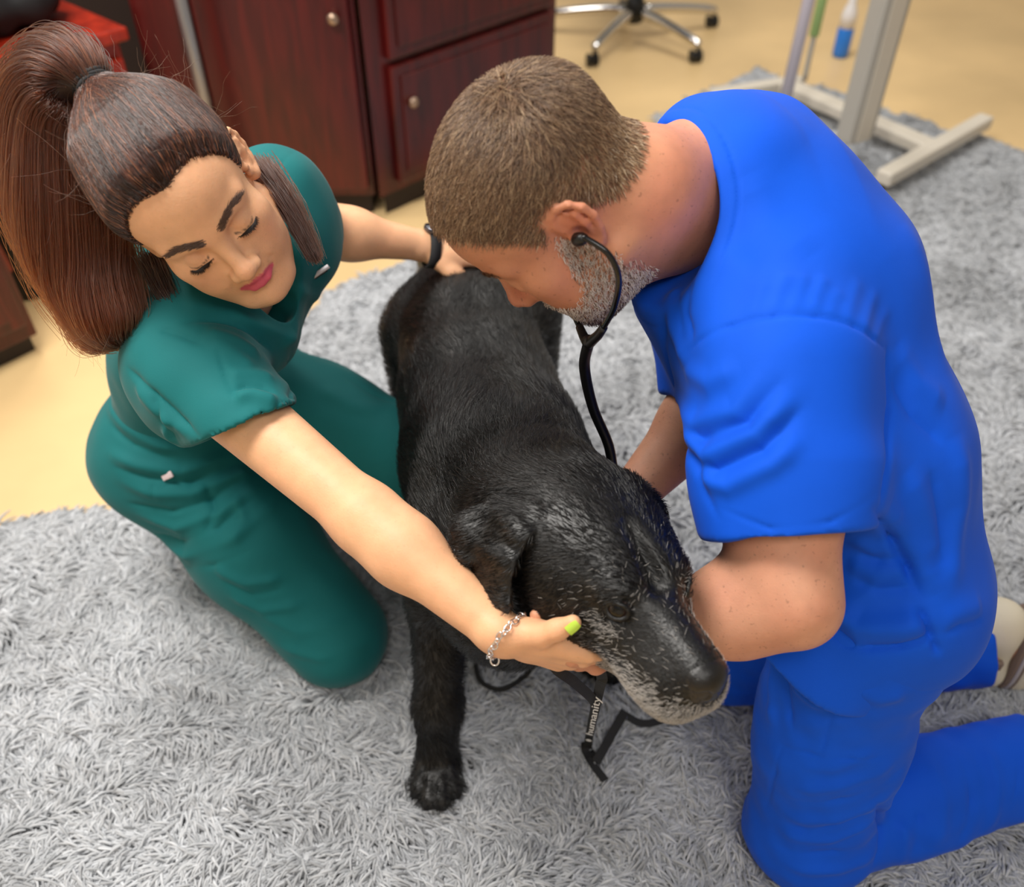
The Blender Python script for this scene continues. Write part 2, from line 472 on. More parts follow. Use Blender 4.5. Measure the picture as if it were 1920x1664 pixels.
def sculpt_hand(f, wrist, fingers, back, thumbside, curls, spread=.02, sc=1.0, thumb=None, fork=1.0):
    """fingers: direction the hand points; back: dorsal direction; thumbside +1 when the thumb is on right of that frame.
    curls: four (knuckle, middle, tip) triples in degrees, index to little finger"""
    W = Fr(wrist, fingers, back, sc); tx = thumbside
    kx = [.030, .010, -.010, -.028]; ky = [.088, .092, .088, .080]; ph = [(.043, .026, .020), (.048, .030, .021), (.044, .028, .021), (.034, .021, .018)]
    rr = [.0092, .0094, .0090, .0080]
    f.slab(W(0, -.01, 0), W(0, .035, 0), .027*sc, .033*sc, .020*sc, .0165*sc, W.d(1, 0, 0), .012)
    f.slab(W(0, .035, 0), W(.001*tx, .078, .001), .034*sc, .038*sc, .0165*sc, .0125*sc, W.d(1, 0, 0), .012)
    f.ell(W(tx*.022, .040, -.008), np.array([.017, .028, .014])*sc, W.M, .012)
    nails = []
    for i in range(4):
        f.cone(W(tx*kx[i]*.6, .03, .006), W(tx*kx[i], ky[i], .004), .0085*sc, .0105*sc, .008)
        a = 0.0; p = np.array([tx*kx[i], ky[i], .003]); sp = tx*(1.2-i*.8)*spread
        for j in range(3):
            a += math.radians(curls[i][j])
            d = np.array([sp*math.cos(a), math.cos(a), -math.sin(a)]); d /= np.linalg.norm(d)
            q = p + d*ph[i][j]; r0 = rr[i]*(1-.09*j); r1 = rr[i]*(1-.09*(j+1))
            f.cone(W(*p), W(*q), r0*sc, r1*sc, .003)
            p = q
        nd = np.array([0, math.sin(a), math.cos(a)])
        nails.append((W(*(p - d*.004 + nd*rr[i]*.62)), W.d(*nd), W.d(*d)))
    T = thumb or [(.022, .014, -.006), (.045, .040, -.012), (.058, .068, -.014), (.062, .094, -.014)]
    P = [W(tx*a, b, c) for a, b, c in T]
    f.chain(P, np.array([.016, .0128, .0108, .0088])*sc, .008)
    td = unit(P[3]-P[2]); nails.append((P[3], W.d(0, 0, 1), td))
    return nails

def brush(L, cx, cy, cz, rx, ry, rz):
    return np.exp(-(((L[:, 0]-cx)/rx)**2 + ((L[:, 1]-cy)/ry)**2 + ((L[:, 2]-cz)/rz)**2))
def mixc(col, c, w): return col*(1-w[:, None]) + np.asarray(c)*w[:, None]
def lip_weight(L):
    ax = np.abs(L[:, 0]); mid = -.0712 + .0*ax
    h = .0095*np.sqrt(np.clip(1-(ax/.0255)**2, 0, 1))
    return sstep(.0, .0022, h - np.abs(L[:, 2]-mid+.0005))*(L[:, 1] > .065)
def lash_line(ax):
    """height of the closed lash line over |x|"""
    u = (ax-.0315)/.0135
    return -.0068 - .0036*np.sqrt(np.clip(1-u*u, 0, 1)) - .0012*u
def lash_weight(L):
    ax = np.abs(L[:, 0]); return np.exp(-((L[:, 2]-lash_line(ax))/.0011)**2)*sstep(.0145, .0125, np.abs(ax-.0315))*(L[:, 1] > .07)
def brow_weight(L):
    ax = np.abs(L[:, 0]); t = np.clip((ax-.012)/.036, 0, 1)
    z = .0165 + .009*np.sin(t*2.2) - .004*t
    return sstep(0, .002, .0042*(1-.55*t) - np.abs(L[:, 2]-z))*sstep(.008, .014, ax)*sstep(.054, .047, ax)*(L[:, 1] > .03)
VOX = .0028
# ================================================================== floor and rug
mat_floor = material('floor', rgb(222, 190, 138), rough=.40, noise=(1.6, .14))
def floor():
    vs_, fs = boxv((-4, -2.5, -.05), (5.5, 8, 0))
    o = raw_object('floor', vs_, fs, mat_floor, None, False); o['kind'] = 'structure'
floor()
mat_wall = material('wall_paint', rgb(226, 220, 208), rough=.8)
for nm, lo_, hi_ in (('wall_back', (-3.0, 6.0, 0), (4.5, 6.1, 2.8)), ('wall_left', (-3.1, -2.2, 0), (-3.0, 6.1, 2.8)), ('wall_right', (4.5, -2.2, 0), (4.6, 6.1, 2.8)), ('wall_front', (-3.1, -2.3, 0), (4.6, -2.2, 2.8))):
    raw_object(nm, *boxv(lo_, hi_), mat_wall, None, False)['kind'] = 'structure'

RUG = np.array([(-1.0, 1.25), (-.72, 1.30), (-.66, 1.82), (-.503, 2.066), (.97, 3.70), (1.60, 3.11), (2.2, 2.47), (2.2, .05), (-1.6, .05), (-1.6, 1.22)])
def in_poly(x, y, poly):
    r = np.zeros(len(x), bool); n = len(poly)
    for i in range(n):
        x0, y0 = poly[i]; x1, y1 = poly[(i+1) % n]
        c = ((y0 > y) != (y1 > y)) & (x < (x1-x0)*(y-y0)/(y1-y0+1e-12)+x0); r ^= c
    return r
def rug():
    rng = np.random.RandomState(2)
    n = len(RUG); vs_ = [(x, y, z) for z in (.001, .007) for x, y in RUG]
    fs = [list(range(n))[::-1], list(range(n, 2*n))] + [[i, (i+1) % n, n+(i+1) % n, n+i] for i in range(n)]
    o = raw_object('rug', vs_, fs, material('rug_backing', rgb(120, 120, 122), rough=.95), None, False)
    tag(o, 'grey shaggy rug of thick yarn under the dog and both people', 'rug')
    lo, hi = RUG.min(0), RUG.max(0)
    N0 = 1000000; P = lo + (hi-lo)*rng.rand(N0, 2)
    ok = in_poly(P[:, 0], P[:, 1], RUG); P = P[ok]
    p3 = np.column_stack([P, np.full(len(P), .006)]); px, py, d = pix(p3)
    view = (px > -60) & (px < 1980) & (py > -80) & (py < 1720)
    keep = rng.rand(len(p3)) < np.where(view, np.where(d < 1.9, .75, np.where(d < 2.5, .5, .32)), .30); p3 = p3[keep]; d = d[keep]; view = view[keep]
    m = len(p3); big = np.where(view, np.interp(d, [1.4, 2.2, 3.2], [1, 1.25, 1.6]), 1.5)
    ang = 2.2*snoise(p3, 61, 2.2) + 1.3*snoise(p3, 62, 6) + rng.normal(size=m)*.5
    D = np.column_stack([np.cos(ang), np.sin(ang), np.zeros(m)]); S = np.column_stack([-np.sin(ang), np.cos(ang), np.zeros(m)])
    ln = (.026 + .014*rng.rand(m))*big**.5; bend = rng.normal(size=m)*.35
    hgt = .020 + .008*rng.rand(m) + .006*snoise(p3, 63, 11)
    pts = []
    for t in (0, .22, .45, .72, 1.):
        z = hgt*(1-(1-t)**2.4) - .010*t**3
        pts.append(p3 + D*(ln*(t**1.35))[:, None] + S*(ln*bend*t*t)[:, None] + np.array([0, 0, 1])*z[:, None])
    pts = np.stack(pts, 1)
    g = np.clip(.44 + .07*rng.normal(size=m) + .05*snoise(p3, 64, 3), .2, .7)
    col = np.stack([g*.97, g, g*1.05], 1)
    r = np.array([.0016, .0020, .0021, .0019, .0009])[None]*big[:, None]*(.8+.4*rng.rand(m, 1))
    pile = strands('pile', pts, r, material('rug_yarn', rough=.85, attr=True), o, col); pile['kind'] = 'stuff'
rug()
# ================================================================== furniture behind
def wood(name, base, grain):
    m = bpy.data.materials.new(name); m.use_nodes = True; nt = m.node_tree; N = nt.nodes; L = nt.links; b = N['Principled BSDF']
    tc = N.new('ShaderNodeTexCoord'); mp = N.new('ShaderNodeMapping'); mp.inputs['Scale'].default_value = (14, 14, 1.6)
    nz = N.new('ShaderNodeTexNoise'); nz.inputs['Scale'].default_value = 2.2; nz.inputs['Detail'].default_value = 5; nz.inputs['Distortion'].default_value = .6
    cr = N.new('ShaderNodeValToRGB'); cr.color_ramp.elements[0].color = (*grain, 1); cr.color_ramp.elements[1].color = (*base, 1)
    cr.color_ramp.elements[0].position = .3; cr.color_ramp.elements[1].position = .65
    L.new(tc.outputs['Object'], mp.inputs['Vector']); L.new(mp.outputs['Vector'], nz.inputs['Vector']); L.new(nz.outputs['Fac'], cr.inputs['Fac']); L.new(cr.outputs['Color'], b.inputs['Base Color'])
    b.inputs['Roughness'].default_value = .32
    return m
mat_mahog = wood('mahogany', rgb(88, 18, 17), rgb(54, 9, 11))
mat_cherry = wood('cherry_wood', rgb(168, 44, 22), rgb(120, 26, 14))
mat_dark = material('dark_plinth', rgb(26, 10, 10), rough=.6)
mat_brass = material('aged_metal', rgb(176, 150, 130), rough=.3, Metallic=.8)
mat_chrome = material('chrome', rgb(214, 212, 210), rough=.14, Metallic=1.0)
mat_blackpl = material('black_plastic', rgb(18, 18, 19), rough=.45)
mat_cream = material('cream_enamel', rgb(214, 206, 192), rough=.4)
mat_greycol = material('grey_enamel', rgb(176, 172, 164), rough=.4)

def knob(o, ax, r=.016):
    """small turned knob sticking out along ax"""
    ax = unit(ax); pts = [np.asarray(o) + ax*t for t in (0, .006, .010, .016, .022, .026)]
    return tube(pts, [r*.5, r*.45, r*.6, r, r*.92, r*.4], 14)
def local_box(name, o, ax, lo, hi, mat, parent, bev=.004):
    v, f = boxv(lo, hi, bev); return raw_object(name, xf(v, o, ax), f, mat, parent, False)

# a: along the face, b: outwards (towards the viewer), z up
def prism(poly, z0, z1):
    n = len(poly); return [(x, y, z) for z in (z0, z1) for x, y in poly], [list(range(n))[::-1], list(range(n, 2*n))] + [[i, (i+1) % n, n+(i+1) % n, n+i] for i in range(n)]
def storage_unit(name, label, cat, corner, along, width, height, depth, mat, fronts, plinth=.07, foot=None):
    a = unit(V(*along, 0)); b = V(a[1], -a[0], 0); o = V(*corner, 0); ax = np.array([a, b, V(0, 0, 1)])
    t = thing(name, label, cat, tuple(o))
    if foot is not None:
        c_ = np.mean(foot, 0); raw_object('carcass', *prism(foot, plinth, height), mat, t, False); raw_object('plinth', *prism([c_ + (np.array(q)-c_)*.95 for q in foot], 0, plinth), mat_dark, t, False)
    else:
        local_box('carcass', o, ax, (0, -depth, plinth), (width, 0, height), mat, t, .006)
        local_box('plinth', o, ax, (.015, -depth+.02, 0), (width-.015, -.02, plinth), mat_dark, t, .003)
    for kind, x0, x1, z0, z1, hx, hz in fronts:
        d = local_box(kind, o, ax, (x0, .001, z0), (x1, .022, z1), mat, t, .005)
        if kind == 'drawer':
            inner = local_box('panel', o, ax, (x0+.03, .0225, z0+.03), (x1-.03, .028, z1-.03), mat, d, .003)
            inner.location = (0, 0, 0)
        if hx is not None:
            k = raw_object('knob', *knob(o + a*hx + b*.022 + V(0, 0, hz), b), mat_brass, d); k.location = (0, 0, 0)
    return t, o, ax
cab, co_, cax = storage_unit('cabinet', 'dark mahogany cabinet with tall plain doors standing behind the woman', 'cabinet', (-1.02, 2.56), (1, 0), .60, 1.15, .45, mat_mahog,
             [('door', .02, .165, .10, 1.12, None, 0), ('door', .17, .585, .10, 1.12, .545, .60)])
dr, do_, dax = storage_unit('drawer_chest', 'dark mahogany drawer chest with small round knobs behind the mans head', 'drawers', (-.405, 2.545), (.70, .714), .78, 1.15, .50, mat_mahog,
             [('drawer', .07, .75, .80, 1.10, .13, .95), ('drawer', .07, .75, .47, .78, .13, .66), ('drawer', .07, .75, .10, .45, .13, .34)], foot=[(-.405, 2.545), (.141, 3.102), (-.216, 3.452), (-.405, 3.26)])
plate = local_box('label_holder', do_, dax, (.27, .029, .755), (.40, .033, .785), mat_blackpl, dr, .002)
# credenza on the left with things on its top
cr_c = on(215, 52, .60)
crd, ro_, rax = storage_unit('credenza', 'reddish cherry wood credenza at far left behind the ponytail', 'cabinet', (cr_c[0]-.66*.56, cr_c[1]-.75*.56), (.66, .75), .56, .57, .40, mat_cherry,
             [('door', .01, .275, .10, .53, .25, .4), ('door', .285, .55, .10, .53, .31, .4)])
local_box('top', ro_, rax, (-.02, -.42, .57), (.58, .03, .605), mat_cherry, crd, .008)
def crumpled_bag():
    f = Field(); c = ro_ + rax[0]*.24 + rax[1]*-.20 + V(0, 0, .605)
    A = rax
    f.slab(c + A[0]*-.24 + V(0, 0, .085), c + A[0]*.20 + V(0, 0, .075), .13, .12, .085, .08, A[1], .03)
    f.ell(c + V(0, 0, .13), (.16, .09, .07), A, .04); f.plane(c + V(0, 0, .002), V(0, 0, -1))
    m = f.mesh(.008, 1); m.co = m.co + m.normals()*(.008*snoise(m.co, 71, 9))[:, None]
    m.co[:, 2] = np.maximum(m.co[:, 2], .606)
    t = thing('bag', 'black soft bag lying on the cherry wood credenza', 'bag', tuple(c))
    to_object('body', m, mat_black_fabric, t)
    hp = spline([c + A[0]*-.14 + A[1]*.08 + V(0, 0, .15), c + A[0]*-.06 + A[1]*.13 + V(0, 0, .19), c + A[0]*.06 + A[1]*.13 + V(0, 0, .19), c + A[0]*.13 + A[1]*.08 + V(0, 0, .14)], 16)
    raw_object('handle', *tube(hp, .009, 8), material('grey_webbing', rgb(96, 92, 92), rough=.8), t)
mat_black_fabric = material('black_fabric', rgb(22, 22, 24), rough=.8)
crumpled_bag()
# near pedestal at lower left
ped_c = on(85, 657)
storage_unit('desk_pedestal', 'dark maroon wooden desk pedestal at the left edge, nearest the camera', 'desk', (ped_c[0]-.66*.6, ped_c[1]-.75*.6), (.66, .75), .60, .70, .21, mat_mahog,
             [('drawer', .02, .58, .10, .36, .30, .25), ('drawer', .02, .58, .38, .66, .30, .55)], .05)
# metal post between credenza and cabinet
def floor_post():
    p = V(-.83, 2.42, 0); t = thing('metal_post', 'thin grey metal post standing between credenza and cabinet', 'post', tuple(p))
    raw_object('pole', *tube([p + V(0, 0, .01), p + V(0, 0, 1.3)], .016, 12), material('brushed_steel', rgb(150, 148, 150), rough=.35, Metallic=.6), t)
    raw_object('foot', *tube([p, p + V(0, 0, .008), p + V(0, 0, .02)], [.05, .05, .02], 20), mat_blackpl, t)
floor_post()

def caster(parent, p, yaw, r=.026):
    """twin wheel caster: fork and two wheels"""
    p = np.asarray(p, float); c, s_ = math.cos(yaw), math.sin(yaw); ax = V(c, s_, 0); f = V(-s_, c, 0)
    cs = raw_object('caster', *merge(tube([p + V(0, 0, r*1.2), p + V(0, 0, r*2.6)], r*.28, 10), tube([p + f*r*.3 + V(0, 0, r) - ax*r*.2, p + f*r*.3 + V(0, 0, r) + ax*r*.2], r*.8, 14)), mat_blackpl, parent)
    for q in (-1, 1):
        a0 = p + f*r*.5 + V(0, 0, r) + ax*q*r*.32; w = raw_object('wheel', *tube([a0, a0 + ax*q*r*.12, a0 + ax*q*r*.5, a0 + ax*q*r*.62], [r*.7, r, r, r*.7], 18), mat_blackpl, cs)
        w.location = (0, 0, 0)
    return cs
def office_chair(label, c, spokes, matleg, seat_h, group=None, yaw=.3):
    c = V(*c, 0); t = thing('office_chair', label, 'chair', tuple(c))
    raw_object('hub', *tube([c + V(0, 0, .075), c + V(0, 0, .09), c + V(0, 0, .16), c + V(0, 0, .18)], [.03, .045, .04, .03], 18), mat_blackpl, t)
    for p in spokes:
        p = V(*p, 0); d = unit(p-c)
        path = [c + d*.03 + V(0, 0, .125), c + d*.16 + V(0, 0, .115), p - d*.03 + V(0, 0, .085), p + V(0, 0, .07)]
        raw_object('leg', *tube(spline(path, 9), np.linspace(.024, .017, 9), 10), matleg, t)
        caster(t, p, yaw)
    raw_object('column', *tube([c + V(0, 0, .16), c + V(0, 0, seat_h-.07), c + V(0, 0, seat_h-.05)], [.022, .022, .07], 14), mat_blackpl, t)
    f = Field(); f.slab(c + V(-.08, 0, seat_h), c + V(.08, 0, seat_h), .22, .22, .04, .04, V(0, 1, 0), .02); m = f.mesh(.01, 1)
    to_object('seat', m, mat_black_fabric, t)
    f = Field(); f.slab(c + V(.02, .23, seat_h+.2), c + V(.02, .26, seat_h+.5), .2, .18, .035, .03, V(1, 0, 0), .02); m = f.mesh(.01, 1)
    to_object('backrest', m, mat_black_fabric, t)
    raw_object('back_bar', *tube(spline([c + V(.02, .12, seat_h-.03), c + V(.02, .25, seat_h+.02), c + V(.02, .26, seat_h+.28)], 8), .016, 8), mat_blackpl, t)
cc = V(.525, 4.10)
office_chair('office chair with a chrome five star base on casters at the back', cc, [(.335, 3.79), (.765, 3.83), (.165, 4.20), (.90, 4.25), (.53, 4.48)], mat_chrome, .47)
def waste_bin():
    p = on(60, 545); t = thing('waste_bin', 'black bin on the floor between the desk pedestal and the credenza', 'bin', tuple(p))
    v, f = tube([p + V(0, 0, q) for q in (0, .004, .26, .27)], [.05, .055, .07, .072], 24); raw_object('body', v, f[:-1], mat_blackpl, t)
    raw_object('rim', *tube([p + V(.072*math.cos(q), .072*math.sin(q), .27) for q in np.linspace(0, 2*math.pi, 33)[:-1]], .004, 8, True), mat_blackpl, t)
waste_bin()
storage_unit('dark_filler', 'tall dark brown unit added to darken the gap behind the credenza', 'dark_filler', (-2.35, 3.12), (1, 0), 1.45, 1.3, .32, mat_dark,  # added dark unit, only there to fill the gap by the credenza with dark
             [('door', .02, .71, .10, 1.27, None, 0), ('door', .73, 1.43, .10, 1.27, None, 0)])

def rolling_stand():
    z = .085
    A0, A1 = on(1330, 182, z), on(1476, 158, z); B0, B1 = on(1655, 335, z), on(1848, 226, z); Bm = on(1745, 278, z)
    t = thing('rolling_stand', 'cream rolling stand with grey column on a wheeled base at upper right', 'stand', tuple(V(*((A1+Bm)/2)[:2], 0)))
    def bar(name, p, q, w, h, mat):
        d = q-p; L_ = np.linalg.norm(d); a = d/L_; b = unit(np.cross(V(0, 0, 1), a)); v, f = boxv((0, -w/2, -h/2), (L_, w/2, h/2), .008)
        return raw_object(name, xf(v, p, [a, b, np.cross(a, b)]), f, mat, t, False)
    bar('foot_bar', A0, A1 + unit(A1-A0)*.06, .05, .045, mat_cream); bar('foot_bar', B0, B1, .055, .045, mat_cream)
    bar('cross_bar', A1 - unit(A1-A0)*.02, Bm, .075, .04, mat_cream)
    for p in (A0, A1, B0, B1):
        caster(t, V(p[0], p[1], 0) - .6*.05*unit(V(*(p-(A1+Bm)/2)[:2], 0)), .4, .028)
    c = on(1600, 262, .10)
    v, f = boxv((-.055, -.035, 0), (.055, .035, 1.15), .012); ang = .5
    ax = [V(math.cos(ang), math.sin(ang), 0), V(-math.sin(ang), math.cos(ang), 0), V(0, 0, 1)]
    raw_object('column', xf(v, c, ax), f, mat_greycol, t, False)
    v, f = boxv((-.03, -.036, .01), (.03, -.0355+.004, 1.12), .001); 
    raw_object('front_strip', xf([np.asarray(q) + V(0, -.003, 0) for q in v], c, ax), f, mat_cream, t, False)
    base = on(1468, 205, .10); top = base + V(.06, .10, 1.05)
    raw_object('side_pole', *tube([base, top], .021, 14), material('lavender_plastic', rgb(206, 200, 214), rough=.35), t)
    g0 = on(1508, 150, .10); 
    raw_object('hose', *tube(spline([g0, g0 + V(.0, .0, .12), g0 + V(.01, .02, .3)], 10), .010, 10), mat_greycol, t)
    raw_object('green_sleeve', *tube([g0 + V(.0, .0, .16), g0 + V(.015, .03, .75)], .018, 12), material('pale_green_plastic', rgb(168, 204, 132), rough=.4), t)
rolling_stand()
def spray_bottle():
    p = on(1574, 106); t = thing('bottle', 'white topped blue plastic bottle standing on the floor beside the rolling stand', 'bottle', tuple(p))
    raw_object('body', *tube([p + V(0, 0, q) for q in (0, .004, .02, .115, .12)], [.025, .031, .033, .033, .030], 20), material('blue_plastic', rgb(40, 120, 214), rough=.3), t)
    raw_object('cap', *tube([p + V(0, 0, q) for q in (.12, .17, .20, .215, .24, .25)], [.032, .031, .022, .016, .016, .010], 20), material('white_plastic', rgb(226, 224, 226), rough=.4), t)
spray_bottle()
# ================================================================== the black dog
DH = Fr((0, 0, 0), (1, 0, 0), (0, 0, 1))
DH = Fr((.1013, .6375, .6553), (.50, -.862, .06), (.13, .15, .966), 1.08)
dog = thing('dog', 'large black dog with greying muzzle standing between the two kneeling people', 'dog', (0, .95, 0))
mat_fur = material('black_coat', rough=.42, attr=True, noise=(30, .12), bump=(260, .35, .002))
mat_furhair = material('black_fur', rough=.28, attr=True)
mat_furhair.node_tree.nodes['Principled BSDF'].inputs['Specular IOR Level'].default_value = .38
BLACK = rgb(10, 9, 9)

def build_dog():
    f = Field(); H = DH; s = H.s
    def E(c, r, k=.02, mode='add'): f.ell(H(*c), np.array(r)*s, H.M, k*s, mode)
    def Cn(a, b, ra, rb, k=.02, mode='add'): f.cone(H(*a), H(*b), ra*s, rb*s, k*s, mode)
    E((0, -.018, -.004), (.070, .088, .060)); E((0, .026, .006), (.056, .052, .046), .03)
    for x in (-1, 1):
        E((x*.040, -.006, -.034), (.040, .062, .046), .03)
        E((x*.030, .056, .020), (.022, .022, .015), .018)
        E((x*.034, .052, -.026), (.020, .034, .022), .025)
    f.slab(H(0, .045, -.022), H(0, .138, -.032), .046*s, .040*s, .042*s, .035*s, H.d(1, 0, 0), .025)
    Cn((0, .050, .006), (0, .150, -.006), .022, .018, .02)
    for x in (-1, 1): E((x*.019, .118, -.044), (.021, .046, .026), .02)
    Cn((0, .02, -.068), (0, .125, -.066), .034, .019, .02)
    E((0, .158, -.014), (.0225, .016, .018), .010)
    for x in ():
        E((x*.0105, .174, -.016), (.0052, .007, .0042), .004, 'sub')
        E((x*.0185, .169, -.0175), (.006, .005, .003), .003, 'sub')
    Cn((0, .172, -.022), (0, .168, -.044), .0022, .0022, .003, 'sub')
    for x in (-1, 1):      # mouth line under the flews
        f.chain([H(0, .150, -.064), H(x*.022, .135, -.070), H(x*.040, .085, -.068), H(x*.046, .045, -.058)], np.array([.003, .003, .003, .002])*s, .006*s, 'sub')
        Cn((x*.0445, .085, .010), (x*.0415, .078, .011), .0080, .0105, .006, 'sub')
    for x in (-1, 1):      # rims of the eyelids
        c = H(x*.0372, .0720, .0095); ax = unit(H.d(x*.72, .62, .30)); h_ = unit(np.cross(ax, H.d(0, 0, 1))); v_ = np.cross(h_, ax); R_ = .0130*s; ring = []
        for q in np.linspace(0, 2*math.pi, 17):
            e1, e2 = math.sin(math.radians(58))*math.cos(q), math.sin(math.radians(37))*math.sin(q); ring.append(c + R_*(math.sqrt(max(1-e1*e1-e2*e2, .05))*ax + e1*h_ + e2*v_))
        f.chain(ring, [.0021*s]*17, .003*s)
    Cn((0, .02, .0565), (0, .075, .0275), .006, .004, .02, 'sub')
    # neck, trunk
    wi = V(-.015, .89, .555)
    f.chain([H(0, -.05, -.02), H(0, -.11, -.05), wi + V(.005, -.02, -.01)], [.082*s, .098, .118], .05)
    f.cone(H(0, -.01, -.07), V(.0, .78, .43), .06, .10, .05)
    X = V(1, .06, 0)
    pts = [V(.0, .83, .46), V(-.028, .98, .465), V(-.055, 1.12, .475), V(-.072, 1.24, .49), V(-.08, 1.34, .475)]
    f.slabs(pts, [.115, .128, .115, .103, .108], [.150, .155, .132, .110, .115], X, .05)
    f.ell(V(0.0, .775, .40), (.085, .08, .11), None, .05)
    # legs: right fore, left fore, right hind, left hind
    f.chain([V(-.088, .83, .45), V(-.108, .85, .31), V(-.117, .765, .135), V(-.120, .735, .06)], [.078, .048, .033, .031], .03)
    f.chain([V(.085, .86, .45), V(.115, .93, .31), V(.160, .985, .135), V(.165, .965, .06)], [.078, .048, .033, .031], .03)
    for x0, x1, y in ((-.135, -.15, 0), (-.01, .01, .03)):
        f.chain([V(x0, 1.31+y, .46), V(x0-.01 if x0 < -.1 else x0+.02, 1.25+y, .30), V(x1, 1.43+y, .17), V(x1, 1.395+y, .06)], [.098, .066, .032, .031], .03)
    for c, dx in ((V(-.121, .700, .03), -.02), (V(.166, .930, .03), .02), (V(-.15, 1.36, .03), 0), (V(.01, 1.39, .03), 0)):
        f.ell(c + V(0, .012, .004), (.037, .046, .026), None, .02)
        for k, (tx, ty) in enumerate(((-.027, -.022), (-.0095, -.040), (.0095, -.040), (.027, -.022))):
            f.chain([c + V(tx*.8, ty+.026, .014), c + V(tx, ty, .004), c + V(tx*1.03, ty-.010, -.008)], [.0135, .0145, .010], .005)
    # tail
    f.chain([V(-.10, 1.41, .52), V(-.12, 1.52, .50), V(-.16, 1.62, .42), V(-.2, 1.68, .34)], [.045, .034, .026, .012], .04)
    # ears: folded flaps
    def flap(pts, w, t, side): f.slabs([H(*p) for p in pts], np.array(w)*s, np.array(t)*s, H.d(*side), .008)
    flap([(.060, -.045, .040), (.084, -.052, .030), (.106, -.046, .002)], [.020, .030, .034], [.010, .008, .006], (-.1, 1, .1))
    flap([(.106, -.046, .002), (.112, -.026, -.040), (.104, -.002, -.086)], [.034, .030, .008], [.006, .0055, .005], (-.1, 1, .15))
    flap([(.080, -.078, .026), (.112, -.084, .000), (.122, -.066, -.02)], [.014, .022, .010], [.007, .006, .005], (.0, 1, -.4))
    flap([(-.060, -.045, .040), (-.084, -.048, .020), (-.094, -.040, -.02)], [.020, .032, .038], [.010, .008, .006], (.1, 1, 0))
    flap([(-.094, -.040, -.02), (-.096, -.028, -.055), (-.088, -.010, -.085)], [.038, .032, .012], [.006, .006, .005], (.1, 1, .1))
    m = f.mesh(VOX*1.0, 1)
    L = H.inv(m.co); near = np.linalg.norm(m.co-H.o, axis=1) < .26
    col = np.tile(BLACK, (len(m.co), 1))*(1 + .15*snoise(m.co, 4, 9)[:, None])
    Lf = L.copy(); Lf[~near] = 9
    nose = sstep(.0, .002, 1 - (((Lf[:, 0])/.0225)**2 + ((Lf[:, 1]-.163)/.0185)**2 + ((Lf[:, 2]+.014)/.0185)**2)+.02)
    col = mixc(col, rgb(34, 30, 30), nose)
    grey = muzzle_grey(Lf)
    col = mixc(col, rgb(104, 98, 94), grey*.12*(1-nose))
    to_object('body', m, mat_fur, dog, col)
    return m, L, near, nose, grey, f
def muzzle_grey(L):
    x, y, z = np.abs(L[:, 0]), L[:, 1], L[:, 2]
    w = sstep(.05, .14, y)**1.5*sstep(-.012, -.062, z)*.9 + .35*sstep(.02, .10, y)*sstep(-.045, -.072, z)
    return np.clip(w, 0, 1)*(np.linalg.norm(L, axis=1) < .3)
d_body = build_dog(); d_field = d_body[5]

